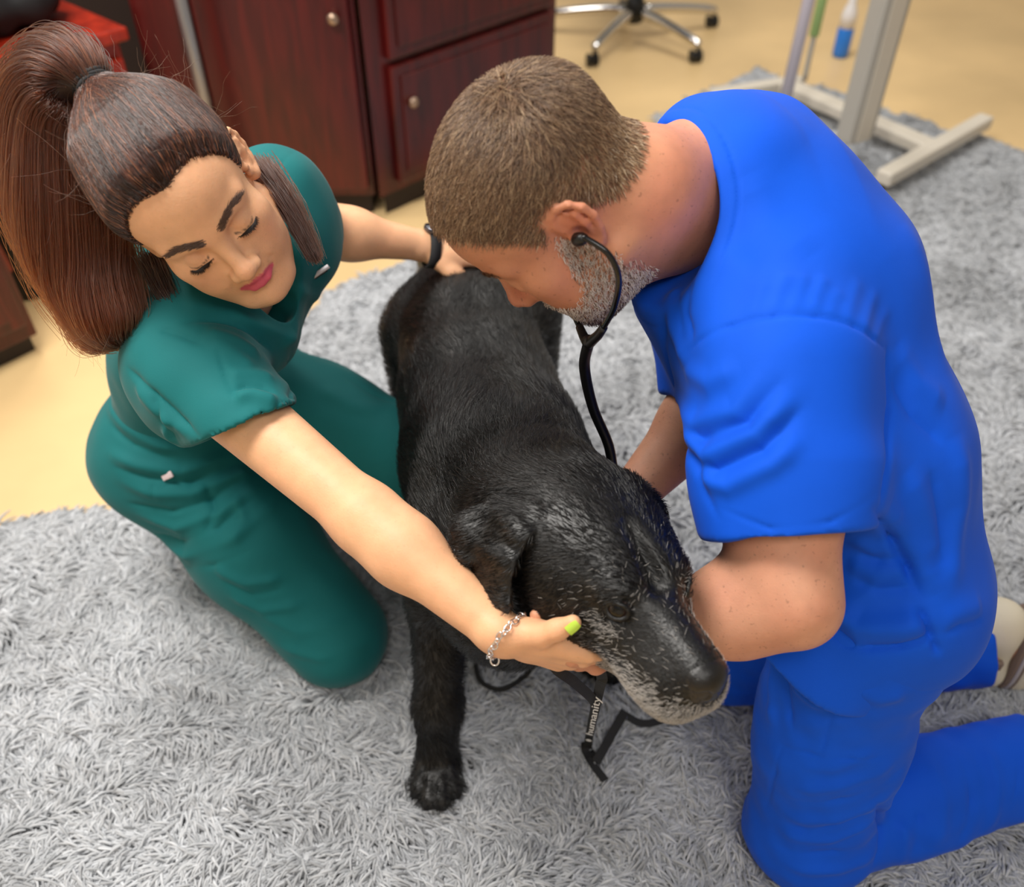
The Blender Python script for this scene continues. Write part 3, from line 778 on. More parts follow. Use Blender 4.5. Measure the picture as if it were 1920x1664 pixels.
def build_dog_coat():
    m, L, near, nose, grey, _f = d_body
    rng = np.random.RandomState(8)
    ear = near & (np.abs(L[:, 0]) > .078)
    eyes = np.exp(-(((np.abs(L[:, 0])-.0425)/.010)**2 + ((L[:, 1]-.081)/.013)**2 + ((L[:, 2]-.010)/.009)**2))
    w = (1-nose)*(1-np.clip(eyes*1.6, 0, 1)); seen = m.co[:, 1] < 1.45
    P, N = scatter(m, w*seen*np.where(near, 2.0, 1.0), 120000, rng); l = DH.inv(P); hd = (np.linalg.norm(P-DH.o, axis=1) < .2)
    back = np.array([-.15, .95, .0]) - np.array([0, 0, .5])*sstep(.5, .35, P[:, 2])[:, None]
    dn = np.tile([0, .1, -1.0], (len(P), 1)); lg = sstep(.36, .28, P[:, 2])[:, None]
    D = back*(1-lg) + dn*lg
    Dh = np.stack([.35*l[:, 0]/.06, -1 + 0*l[:, 0], -.15 - 1.2*sstep(.045, .09, np.abs(l[:, 0]))], 1) @ DH.M
    hw = sstep(.20, .12, np.linalg.norm(P-DH.o, axis=1))[:, None]; D = D*(1-hw) + Dh*hw
    sw = snoise(P, 31, 7)[:, None]*.45; D = D + np.cross(D, N)*sw
    D = tangent(D + .22*rng.normal(size=P.shape), N)
    ln = np.where(hd, .008 + .004*rng.rand(len(P)), .015 + .010*rng.rand(len(P)))
    neckz = np.exp(-(np.linalg.norm(P - (DH.o + np.array([-.06, .12, -.03])), axis=1)/.14)**2); ln *= 1 + .6*neckz
    ln *= np.where(l[:, 1] > .08, .55, 1)
    lift = .18 + .16*rng.rand(len(P), 1)
    pts = np.stack([P + N*(-.0008 + ln[:, None]*lift*t*(1.3-.5*t)) + D*ln[:, None]*t for t in (0, .35, .7, 1.)], 1)
    col = np.where(rng.rand(len(P), 1) < .12, rgb(32, 28, 26), rgb(9, 8, 8))*(.7 + .6*rng.rand(len(P), 1))
    strands('coat', pts, np.array([.00034, .0003, .00022, .00008]), mat_furhair, dog, col)
    # white hairs on the muzzle, chin, brows and under the eyes
    xx = np.abs(L[:, 0])
    brows = brush(np.stack([xx, L[:, 1], L[:, 2]], 1), .030, .084, .026, .010, .008, .008)*.15 + brush(np.stack([xx, L[:, 1], L[:, 2]], 1), .050, .078, -.008, .010, .018, .007)
    cheek = .010*sstep(.0, .06, L[:, 1])*near
    ww = (np.clip(grey*1.0 + brows*.45 + cheek, 0, 1))*(1-nose)*near*(1-np.clip(eyes*2, 0, 1))
    P, N = scatter(m, ww, 12000, rng); l = DH.inv(P)
    D = tangent(np.tile(DH.d(0, -1, -.5), (len(P), 1)) + .45*rng.normal(size=P.shape), N)
    ln = .0035 + .004*rng.rand(len(P))
    pts = np.stack([P + N*(.0008 + ln[:, None]*.35*t) + D*ln[:, None]*t for t in (0, .5, 1.)], 1)
    strands('white_hairs', pts, np.array([.00014, .00013, .00005]), mat_furhair, dog, np.tile(rgb(190, 184, 178), (len(P), 1))*(.5+.6*rng.rand(len(P), 1)))
    # glossy nose pad
    f = Field(); H = DH; s = H.s
    f.ell(H(0, .1590, -.0090), np.array([.0240, .0185, .0190])*s, H.M, .01); f.ell(H(0, .160, -.022), np.array([.014, .0155, .016])*s, H.M, .012)
    for x in (-1, 1):
        f.ell(H(x*.0110, .1770, -.0145), np.array([.0055, .008, .0045])*s, H.M, .004, 'sub'); f.ell(H(x*.0190, .1700, -.0165), np.array([.0070, .007, .0030])*s, H.M, .004, 'sub')
    f.cone(H(0, .1785, -.016), H(0, .172, -.044), .0016*s, .0016*s, .003, 'sub')
    to_object('nose', f.mesh(.0014, 1), material('nose_leather', rgb(20, 18, 18), rough=.28, bump=(700, .5, .001)), dog)
    # eyes
    for x in (-1, 1):
        c = DH(x*.0372, .0720, .0095); r = .0122*DH.s
        u, v = np.meshgrid(np.linspace(0, math.pi, 15), np.linspace(0, 2*math.pi, 25)[:-1], indexing='ij')
        ax = unit(DH.d(x*.72, .62, .30)); e1 = unit(np.cross(ax, [0, 0, 1])); e2 = np.cross(ax, e1)
        vs_ = [c + r*(math.cos(a)*ax + math.sin(a)*(math.cos(b)*e1 + math.sin(b)*e2)) for a, b in zip(u.ravel(), v.ravel())]
        fs = [(i*24+k, (i+1)*24+k, (i+1)*24+(k+1) % 24, i*24+(k+1) % 24) for i in range(14) for k in range(24)]
        o = raw_object('eye', vs_, fs, mat_dogeye, dog)
        a = o.data.color_attributes.new('Col', 'FLOAT_COLOR', 'POINT')
        for i, t in enumerate(u.ravel()):
            a.data[i].color = (*(rgb(6, 5, 5) if t < .45 else rgb(40, 22, 15) if t < .95 else rgb(110, 84, 74) if t < 1.2 else rgb(14, 10, 9)), 1)
mat_dogeye = material('dog_eye', rough=.06, attr=True)
build_dog_coat()
# ================================================================== the man in blue scrubs
SKIN_M = rgb(200, 140, 108)
mat_skin = skin_material('skin', .93); mat_tan = skin_material('tanned_skin', .72)
mat_blue = cloth_material('blue_scrub_cloth', rgb(0, 82, 212), .04)
mj = dict(pel=at(1660, 1085, 1.19), LH=at(1610, 1165, 1.15), RH=at(1610, 1040, 1.33), LK=V(.436, .592, .085), RK=V(.375, .90, .085),
          LA=V(.825, .70, .085), RA=V(.80, .90, .105), T12=at(1614, 830, 1.16), T5=at(1528, 520, 1.13), UB=at(1392, 352, 1.11), C7=at(1325, 310, 1.07),
          LS=at(1468, 705, 1.0), RS=at(1345, 450, 1.28))
mj['LE'] = at(1478, 1120, .985); mj['LW'] = at(1172, 1190, 1.09)
mj['RE'] = V(.30, .98, .60); mj['RW'] = V(.165, .86, .52)
MH = Fr((.0417, .8962, .942), (-.574, -.14, -.807), (-.797, -.133, .59), 1.08)

man = thing('person', 'man in bright blue scrubs kneeling and bending over the black dog', 'person', (.5, .8, 0))
def build_man():
    j = mj
    f = Field()
    sculpt_head(f, MH, dict(jaw=1.12, lips=.8))
    # neck
    nb = MH(0, -.045, -.045)
    f.chain([MH(0, -.035, -.02), MH(0, -.05, -.07), j['C7'] + V(0, 0, -.008), j['UB'] + V(0, 0, -.02)], [.066, .066, .060, .040], .03)
    f.cone(MH(0, .015, -.080), j['C7'] + V(-.03, -.02, -.065), .046, .062, .06)
    # trunk under the clothes
    side = unit(j['LS']-j['RS'])
    f.slabs([j['pel'], j['T12'], j['T5'], j['UB']], [.13, .125, .12, .08], [.09, .09, .08, .055], side, .03)
    for S, E_, W_ in (('LS', 'LE', 'LW'), ('RS', 'RE', 'RW')):
        f.cone(j['T5'] + .4*(j[S]-j['T5']), j[S], .075, .066, .03)
        f.cone(j[S], j[S] + .55*(j[E_]-j[S]), .062, .060, .02)
        f.cone(j[S] + .55*(j[E_]-j[S]), j[E_], .064, .050, .02)
        f.cone(j[S] + .5*(j[E_]-j[S]) + V(-.016, .01, 0), j[S] + .86*(j[E_]-j[S]) + V(-.014, .01, 0), .054, .046, .03)
        a = j[E_] + .30*(j[W_]-j[E_])
        f.cone(j[E_], a, .049, .050, .03); f.cone(a, j[W_], .050, .031, .03)
    f.ball(j['LE'] + V(.018, -.004, -.014), .036, .02)
    for H_, K_, A_ in (('LH', 'LK', 'LA'), ('RH', 'RK', 'RA')):
        f.cone(j[H_], j[K_], .085, .06, .03); f.cone(j[K_], j[A_], .055, .04, .02)
        f.cone(j[A_], j[A_] + V(.035, .01, .01), .038, .034, .015); f.cone(j[A_] + V(.035, .01, .01), j[A_] + V(.035, .0, -.05), .034, .030, .015)
    relaxed = [(25, 25, 15), (28, 28, 18), (30, 30, 18), (32, 30, 18)]
    hookd = [(48, 38, 22), (50, 40, 22), (52, 40, 22), (55, 40, 22)]
    # left hand cups the throat from below; right hand holds the chest piece against the ribs
    nails = sculpt_hand(f, j['LW'], at(1035, 1246, 1.0)-j['LW'], V(.25, -.35, -.9), 1, relaxed, sc=1.05)
    nails += sculpt_hand(f, j['RW'], V(-.55, -.25, -.55), V(.75, .1, -.45), -1, relaxed, sc=1.05)
    m = f.mesh(VOX*1.05, 1)
    L = MH.inv(m.co); near = np.linalg.norm(m.co - MH.o, axis=1) < .24
    col = np.tile(SKIN_M, (len(m.co), 1))
    arm = np.zeros(len(m.co))
    for a, b in (('LE', 'LW'), ('RE', 'RW'), ('LS', 'LE')):
        ab = j[b]-j[a]; t = np.clip(((m.co-j[a]) @ ab)/(ab @ ab), 0, 1)
        dd = np.linalg.norm(m.co-j[a]-t[:, None]*ab, axis=1); arm = np.maximum(arm, sstep(.12, .07, dd))
    col = mixc(col, rgb(204, 146, 118), arm)
    col *= (1 + .05*snoise(m.co, 3, 16)[:, None]*np.array([.4, 1, 1]))
    Lf = L.copy(); Lf[~near] = 9
    red = brush(Lf, 0, .10, -.035, .02, .02, .02) + .8*brush(np.abs(Lf)*[1, 0, 0] + Lf*[0, 1, 1], .05, .05, -.03, .025, .03, .025) + brush(np.abs(Lf)*[1, 0, 0] + Lf*[0, 1, 1], .078, -.015, -.0, .02, .03, .035)
    col = mixc(col, rgb(205, 112, 98), np.clip(red, 0, 1)*.42)
    nk = sstep(-.02, -.06, L[:, 1])*sstep(-.02, -.07, L[:, 2])*(np.linalg.norm(m.co - MH.o, axis=1) < .30)
    col = mixc(col, rgb(212, 140, 114), nk*.7)
    hair = man_hair_weight(Lf)
    col = mixc(col, rgb(112, 80, 62), hair*.75)
    bd = beard_weight(Lf)
    col = mixc(col, rgb(150, 112, 96), bd*.45)
    col = mixc(col, rgb(176, 96, 86), lip_weight(Lf)*.7)
    col = mixc(col, rgb(110, 84, 66), brow_weight(Lf)*.7)
    to_object('body', m, mat_tan, man, col)
    return m, L, near, hair, bd, nails

def man_hair_weight(L):
    x, y, z = np.abs(L[:, 0]), L[:, 1], L[:, 2]
    line = np.interp(y, [-.13, -.085, -.055, -.035, -.022, .002, .010, .018, .030, .042, .054, .066, .085, .11], [-.028, -.030, -.026, -.006, .030, .030, .012, .006, .034, .058, .074, .086, .096, .10])
    w = sstep(-.004, .014, z-line)*sstep(.0795, .0765, x + .35*np.minimum(y+.012, 0)*0)
    ear = np.exp(-(((y+.016)/.022)**2 + ((z-.002)/.034)**2)**2)*sstep(.072, .076, x)
    return w*(1-ear)*(np.linalg.norm(L, axis=1) < .17)
def beard_weight(L):
    x, y, z = np.abs(L[:, 0]), L[:, 1], L[:, 2]
    top = np.interp(y, [-.02, .008, .022, .04, .06, .075, .09, .11], [-.05, .01, -.005, -.048, -.062, -.056, -.054, -.054])
    w = sstep(.004, -.016, z-top)*sstep(-.016, .008, y)*sstep(-.132, -.112, z)
    lip = lip_weight(L); return w*(1-lip)*(np.linalg.norm(L, axis=1) < .2)

m_body = build_man()

def build_man_hair():
    m, L, near, hair, bd, nails = m_body
    rng = np.random.RandomState(5)
    P, N = scatter(m, hair*near, 26000, rng); l = MH.inv(P)
    fx = np.stack([np.sign(l[:, 0])*.10, .9 + 0*l[:, 0], -.15 - .9*sstep(.05, -.03, l[:, 2])], 1)
    back = sstep(-.03, -.09, l[:, 1])[:, None]; fx = fx*(1-back) + np.array([0, .15, -1])*back
    D = tangent(fx @ MH.M + .28*rng.normal(size=P.shape), N)
    top = sstep(.03, .09, l[:, 2])
    ln = (.008 + .013*top + .005*rng.rand(len(P)))*(.5+.5*sstep(0, .6, man_hair_weight(l)))
    pts = np.stack([P + N*(-.001 + ln[:, None]*.42*t*(1-.35*t)) + D*ln[:, None]*t*(.55+.45*t) for t in (0, .33, .66, 1.)], 1)
    c = np.array([rgb(92, 68, 50), rgb(132, 102, 76), rgb(176, 148, 116), rgb(214, 196, 172)])
    side = sstep(.05, .0, l[:, 2]); pk = np.clip((rng.rand(len(P))*2.4 + side*1.2*rng.rand(len(P))).astype(int), 0, 3)
    col = c[pk]*(.8+.4*rng.rand(len(P), 1))
    strands('hair', pts, np.array([.00034, .0003, .00024, .0001]), mat_hair, man, col)
    P, N = scatter(m, bd*near, 9000, rng); l = MH.inv(P)
    D = tangent(np.tile(MH.d(0, .55, -.8), (len(P), 1)) + .5*rng.normal(size=P.shape), N)
    ln = .0045 + .004*rng.rand(len(P))
    pts = np.stack([P + N*(-.0006 + ln[:, None]*.55*t) + D*ln[:, None]*t*.8 for t in (0, .5, 1.)], 1)
    dark = sstep(-.085, -.112, l[:, 2])*sstep(.02, .05, l[:, 1])
    pk = rng.rand(len(P)) < .25 + .6*dark
    col = np.where(pk[:, None], rgb(92, 66, 50), rgb(214, 204, 196))*(.8+.3*rng.rand(len(P), 1))
    strands('beard', pts, np.array([.0003, .00026, .0001]), mat_hair, man, col)
    w = brow_weight(L)*near
    P, N = scatter(m, w, 400, rng); l = MH.inv(P)
    D = tangent(np.stack([np.sign(l[:, 0]), 0*l[:, 0], .25 + 0*l[:, 0]], 1) @ MH.M + .25*rng.normal(size=P.shape), N)
    pts = np.stack([P + N*.002*t + D*.007*t for t in (0, .5, 1.)], 1)
    strands('eyebrows', pts, np.array([.0003, .00026, .0001]), mat_hair, man, np.tile(rgb(120, 92, 70), (len(P), 1)))
mat_hair = material('hair_strand', attr=True, rough=.42)
mat_hair.node_tree.nodes['Principled BSDF'].inputs['Specular IOR Level'].default_value = .6
build_man_hair()

def build_man_clothes():
    j = mj
    # ---- trousers
    f = Field()
    side = unit(j['LH']-j['RH'])
    f.slab(j['pel'] + V(-.01, 0, -.03), j['T12'] + V(0, 0, -.06), .15, .14, .115, .11, side, .03)
    for H_, K_, A_, s in (('LH', 'LK', 'LA', 1), ('RH', 'RK', 'RA', -1)):
        mid = j[H_] + .5*(j[K_]-j[H_])
        f.chain([j[H_], mid, j[K_]], [.102, .096, .086], .04)
        f.ball(j[H_] + V(.02, 0, .0), .098, .05)
        sh = j[K_] + .45*(j[A_]-j[K_])
        f.chain([j[K_], sh, j[A_]], [.080, .079, .074], .03)
        d = unit(j[A_]-j[K_])
        cutdisc(f, j[A_] + d*.005 + V(0, 0, .0), d + V(0, 0, .12), .12)
        f.cone(j[A_] - d*.05, j[A_] + d*.06, .058, .066, .004, 'sub')
    m = f.mesh(VOX*1.25, 2)
    m.co = m.co + m.normals()*(.0022*snoise(m.co, 11, 7) + .0012*snoise(m.co, 12, 18))[:, None]
    m.folds([
        ([(1455, 1215), (1450, 1290), (1445, 1360)], .007, .010), ([(1475, 1215), (1500, 1290), (1550, 1330)], .008, .011), ([(1465, 1215), (1475, 1300), (1485, 1370)], -.006, .007),
        ([(1500, 1240), (1530, 1290), (1590, 1310)], -.005, .007), ([(1600, 1290), (1650, 1310), (1700, 1300)], .005, .012),
        ([(1470, 1562), (1560, 1572), (1640, 1535)], .007, .009), ([(1462, 1590), (1560, 1600), (1650, 1560)], -.006, .006), ([(1470, 1530), (1560, 1535), (1680, 1478)], .007, .010),
        ([(1475, 1548), (1560, 1552), (1660, 1508)], -.005, .006), ([(1480, 1500), (1580, 1502), (1690, 1440)], -.005, .006), ([(1485, 1480), (1560, 1475), (1680, 1425)], .005, .009),
        ([(1470, 1620), (1560, 1632), (1640, 1600)], .006, .010),
        ([(1640, 1495), (1655, 1555), (1640, 1620)], -.012, .006), ([(1662, 1500), (1692, 1560), (1682, 1620)], .008, .011), ([(1700, 1460), (1722, 1530), (1712, 1600)], -.005, .007),
        ([(1740, 1425), (1765, 1510), (1752, 1590)], .005, .013), ([(1800, 1420), (1822, 1500), (1800, 1575)], -.006, .009), ([(1845, 1405), (1868, 1480), (1845, 1560)], .006, .011),
        ([(1500, 1440), (1560, 1440), (1640, 1405)], .004, .010), ([(1460, 1350), (1520, 1362), (1600, 1352)], .003, .012)])
    m.seam([(1580, 1280), (1562, 1330), (1548, 1390), (1535, 1420)], .0028, .0034)
    m.seam([(1468, 1400), (1520, 1415), (1600, 1425), (1655, 1420)], .003, .0034); m.seam([(1468, 1400), (1455, 1450), (1437, 1515)], .003, .0034)
    m.seam([(1900, 1375), (1915, 1420), (1905, 1480), (1890, 1520)], .002)
    to_object('trousers', m, mat_blue, man)
    # ---- shirt
    f = Field()
    for S, E_ in (('LS', 'LE'), ('RS', 'RE')):
        ax = unit(j[E_]-j[S]); L_ = np.linalg.norm(j[E_]-j[S]); hem = j[S] + ax*L_*(.70 if S == 'LS' else .98)
        f.cone(j[S] - ax*.0, j[S] + ax*L_*.4, .088, .100, .03); f.cone(j[S] + ax*L_*.4, hem + ax*.03, .100, .090, .03)
        n = unit(ax + (V(.10, .0, -.05) if S == 'LS' else 0*ax))
        cutdisc(f, hem, n, .16, .003)
        f.cone(hem - ax*.06, hem + ax*.1, .07, .085, .003, 'sub')
    side = unit(j['LS']-j['RS']); ps = unit(j['LH']-j['RH'])
    f.slab(j['pel'] + V(-.086, -.008, -.105), j['pel'], .198, .165, .150, .112, ps, .05)
    f.slab(j['pel'], j['T12'], .165, .16, .112, .112, ps*.6 + side*.4, .07)
    f.slab(j['T12'], j['T5'], .16, .15, .112, .108, side, .08)
    f.slab(j['T5'], j['UB'], .15, .14, .108, .098, side, .07)
    f.slab(j['UB'], j['C7'] + V(.02, 0, -.01), .14, .10, .098, .072, side, .06)
    for S in ('LS', 'RS'):
        f.cone(j['UB'] + .35*(j[S]-j['UB']), j[S], .085, .086, .045)
    f.cone(j['LS'], at(1322, 425, 1.06), .084, .064, .045)
    # loose front hanging from the chest
    f.slab(j['C7'] + V(-.01, -.02, -.17), j['T12'] + V(-.10, -.02, -.02), .13, .13, .06, .07, side, .05)
    nk = unit(MH(0, -.05, -.07) - j['C7'])
    neck_c = at(1264, 368, 1.08)
    f.cone(neck_c - nk*.01, neck_c + nk*.25, .078, .164, .008, 'sub')
    # open hem at the bottom
    cutdisc(f, j['pel'] + V(-.05, -.01, -.068), V(-.45, -.10, -1), .30, .004)
    m = f.mesh(VOX*1.25, 2)
    N = m.normals()
    m.co = m.co + N*(.0028*snoise(m.co, 21, 5) + .0012*snoise(m.co, 22, 13))[:, None]
    m.folds([
        ([(1268, 800), (1325, 858), (1420, 815), (1485, 735)], .010, .012), ([(1290, 850), (1345, 880), (1430, 845), (1500, 770)], -.008, .008),
        ([(1305, 890), (1365, 912), (1445, 870), (1500, 820)], .007, .011), ([(1262, 735), (1310, 795), (1380, 770), (1430, 700)], .008, .012),
        ([(1270, 770), (1320, 825), (1400, 795), (1460, 715)], -.006, .006), ([(1345, 965), (1305, 870), (1262, 760)], -.007, .008),
        ([(1285, 690), (1330, 720), (1390, 690)], .005, .012),
        ([(1642, 958), (1672, 1010), (1700, 1062), (1727, 1120)], -.014, .0055), ([(1668, 945), (1715, 1035), (1752, 1115)], .009, .014),
        ([(1715, 1135), (1740, 1180), (1762, 1228)], -.012, .005),
        ([(1528, 1150), (1570, 1190), (1605, 1216)], -.012, .007), ([(1605, 1216), (1690, 1212), (1755, 1190)], -.010, .006),
        ([(1560, 1130), (1610, 1170), (1690, 1175), (1745, 1160)], .014, .016), ([(1590, 1050), (1640, 1075), (1700, 1070)], .006, .014),
        ([(1600, 1085), (1650, 1105), (1712, 1100)], -.005, .008), ([(1600, 1010), (1640, 1030), (1680, 1025)], .005, .012), ([(1610, 1035), (1650, 1050), (1690, 1046)], -.004, .006),
        ([(1770, 1190), (1800, 1174), (1842, 1158)], -.004, .006), ([(1760, 1165), (1800, 1150), (1840, 1135)], .004, .014),
        ([(1788, 820), (1800, 950), (1785, 1060), (1760, 1120)], .007, .018), ([(1745, 880), (1762, 980), (1770, 1060)], -.006, .010), ([(1700, 880), (1735, 980), (1762, 1050)], .006, .016),
        ([(1275, 540), (1268, 620), (1290, 690)], .008, .012), ([(1252, 590), (1250, 680), (1266, 750)], -.008, .008), ([(1300, 520), (1285, 590), (1300, 640)], -.005, .007),
        ([(1690, 420), (1745, 560), (1780, 700)], .003, .02), ([(1680, 650), (1720, 720), (1770, 760)], .005, .016), ([(1675, 700), (1710, 780), (1770, 830)], -.005, .010),
        ([(1437, 526), (1421, 565), (1411, 597)], .0016, .0075), ([(1474, 514), (1458, 555), (1448, 587)], .002, .0075), ([(1512, 512), (1496, 552), (1486, 584)], .0016, .0075), ([(1547, 515), (1531, 555), (1521, 587)], .002, .0075), ([(1580, 541), (1564, 562), (1554, 594)], .0012, .0075), ([(1612, 523), (1596, 572), (1586, 604)], .0012, .0075), ([(1644, 547), (1628, 590), (1618, 622)], .002, .0075), ([(1667, 577), (1651, 610), (1641, 642)], .0016, .0075),
        ([(1400, 330), (1450, 420), (1520, 480)], .003, .02), ([(1340, 470), (1420, 520), (1520, 540)], .003, .018)])
    m.seam([(1280, 665), (1310, 640), (1370, 612), (1450, 592), (1530, 592), (1600, 612), (1640, 635), (1664, 656)], .004, .0036)
    m.seam([(1352, 955), (1440, 992), (1560, 978), (1645, 925)], .002, .003)
    m.folds([([(1664, 656), (1670, 760), (1664, 900), (1652, 945)], -.012, .007)])
    m.seam([(1280, 455), (1265, 500), (1275, 560), (1280, 660)], .0018)
    # collar band: a stitched line a finger's breadth below the neck opening
    L = m.co - neck_c; h = L @ nk; r = np.linalg.norm(L - h[:, None]*nk, axis=1)
    q = np.abs(r - .078 - .331*(h+.01)); ok = sstep(-.035, -.02, h)*sstep(.10, .08, h)
    m.co = m.co + m.normals()*(ok*(.0012*sstep(.022, .019, q) - .0012*np.exp(-((q-.0225)/.0022)**2)))[:, None]
    to_object('scrub_shirt', m, mat_blue, man)
    return m
m_shirt = build_man_clothes()
# ================================================================== the woman in teal scrubs
SKIN_W = rgb(226, 172, 132)
mat_teal = cloth_material('teal_scrub_cloth', rgb(15, 99, 101), .08)
WHD = Fr((-.3684, .9588, .9073), (.508, -.855, -.10), (-.372, -.323, .87), 1.0)
wj = dict(RH=at(322, 850, 1.58), LH=at(440, 730, 1.66), RK=on(636, 1196, .085), LK=V(-.185, 1.125, .335), RS=at(352, 690, 1.15), LS=at(512, 378, 1.27),
          RE=at(690, 975, 1.03), RW=at(945, 1192, .965), LE=at(600, 430, 1.42), LW=at(800, 462, 1.50))
wj['pel'] = (wj['RH']+wj['LH'])/2; wj['NB'] = (wj['RS']+wj['LS'])/2 + V(-.01, .0, .045)
wj['waist'] = wj['pel'] + V(.035, -.03, .19); wj['chest'] = wj['waist']*.42 + wj['NB']*.58 + V(.012, .02, .0)
woman = thing('person', 'woman in teal scrubs with a brown ponytail kneeling left of the dog', 'person', (-.5, 1.15, 0))

def woman_hair_weight(L):
    x, y, z = np.abs(L[:, 0]), L[:, 1], L[:, 2]
    line = np.interp(y, [-.12, -.06, -.03, -.01, .01, .03, .05, .066, .08, .10], [-.07, -.055, -.03, .012, .018, .010, .030, .050, .064, .070])
    return sstep(-.003, .006, z-line)*(np.linalg.norm(L, axis=1) < .22)

def build_woman():
    j = wj; H = WHD; f = Field()
    sculpt_head(f, H, dict(jaw=1.0, lips=.95))
    f.chain([H(0, -.035, -.03), H(0, -.045, -.09), j['NB'] + V(.0, .0, .0)], [.054, .052, .060], .03)
    f.cone(H(0, .015, -.085), j['NB'] + V(.03, -.03, -.02), .034, .042, .03)
    side = unit(j['LS']-j['RS'])
    f.slabs([j['pel'], j['waist'], j['chest'], j['NB'] + V(0, 0, -.06)], [.15, .11, .13, .09], [.11, .085, .095, .055], side, .03)
    for S, E_, W_ in (('LS', 'LE', 'LW'), ('RS', 'RE', 'RW')):
        f.cone(j['NB'] + V(0, 0, -.05), j[S], .05, .052, .03)
        f.cone(j[S], j[E_], .050, .036, .03)
        a = j[E_] + .28*(j[W_]-j[E_]); f.cone(j[E_], a, .036, .037, .03); f.cone(a, j[W_], .037, .0235, .03)
    for H_, K_ in (('LH', 'LK'), ('RH', 'RK')):
        f.cone(j[H_], j[K_], .08, .055, .03)
    f.chain([j['RK'], V(-.55, 1.22, .06)], [.05, .035], .02); f.chain([j['LK'], V(-.30, 1.32, .10)], [.05, .04], .02)
    Hx = unit(V(.86, .06, -.22))
    cup = [(14, 20, 20), (20, 34, 28), (24, 42, 30), (26, 44, 30)]
    nails = sculpt_hand(f, j['RW'], at(1115, 1248, .985)-at(945, 1200, .955), V(-.05, -.80, -.30), -1, cup, sc=.98,
                        thumb=[(.018, .014, -.002), (.037, .028, .000), (.058, .036, -.003), (.078, .044, -.008)])
    flat = [(12, 14, 10), (12, 15, 10), (14, 15, 10), (16, 16, 10)]
    sculpt_hand(f, j['LW'], V(.92, .25, -.25), V(.15, -.2, .95), 1, flat, sc=.98)
    m = f.mesh(VOX*.92, 1)
    for x in (-1, 1):
        m.folds([([H(x*.0165, .0985, -.040), H(x*.025, .091, -.052), H(x*.031, .081, -.067)], -.0013, .005), ([H(x*.027, .084, -.060), H(x*.034, .074, -.050)], .0012, .008)])
    L = H.inv(m.co); near = np.linalg.norm(m.co-H.o, axis=1) < .25
    col = np.tile(SKIN_W, (len(m.co), 1))*(1 + .03*snoise(m.co, 6, 12)[:, None]*np.array([.4, 1, 1]))
    Lf = L.copy(); Lf[~near] = 9; La = np.stack([np.abs(Lf[:, 0]), Lf[:, 1], Lf[:, 2]], 1)
    col = mixc(col, rgb(222, 146, 116), np.clip(brush(La, .045, .06, -.035, .02, .03, .02) + .5*brush(La, 0, .11, -.035, .012, .012, .012), 0, 1)*.5)
    col = mixc(col, rgb(176, 122, 98), brush(La, .032, .088, .006, .018, .02, .007)*.45)
    col = mixc(col, rgb(208, 84, 108), lip_weight(Lf)*.95)
    col = mixc(col, rgb(120, 86, 68), brow_weight(Lf)*.5)
    col = mixc(col, rgb(40, 26, 22), lash_weight(Lf)*.9)
    col = mixc(col, rgb(62, 38, 30), woman_hair_weight(Lf)*.0)
    col = mixc(col, rgb(214, 140, 120), sstep(.06, .0, np.linalg.norm(m.co - (j['RW'] + V(.12, .02, -.03)), axis=1))*.35)
    to_object('body', m, mat_skin, woman, col)
    return m, L, near, nails, f
w_body = build_woman(); w_field = w_body[4]

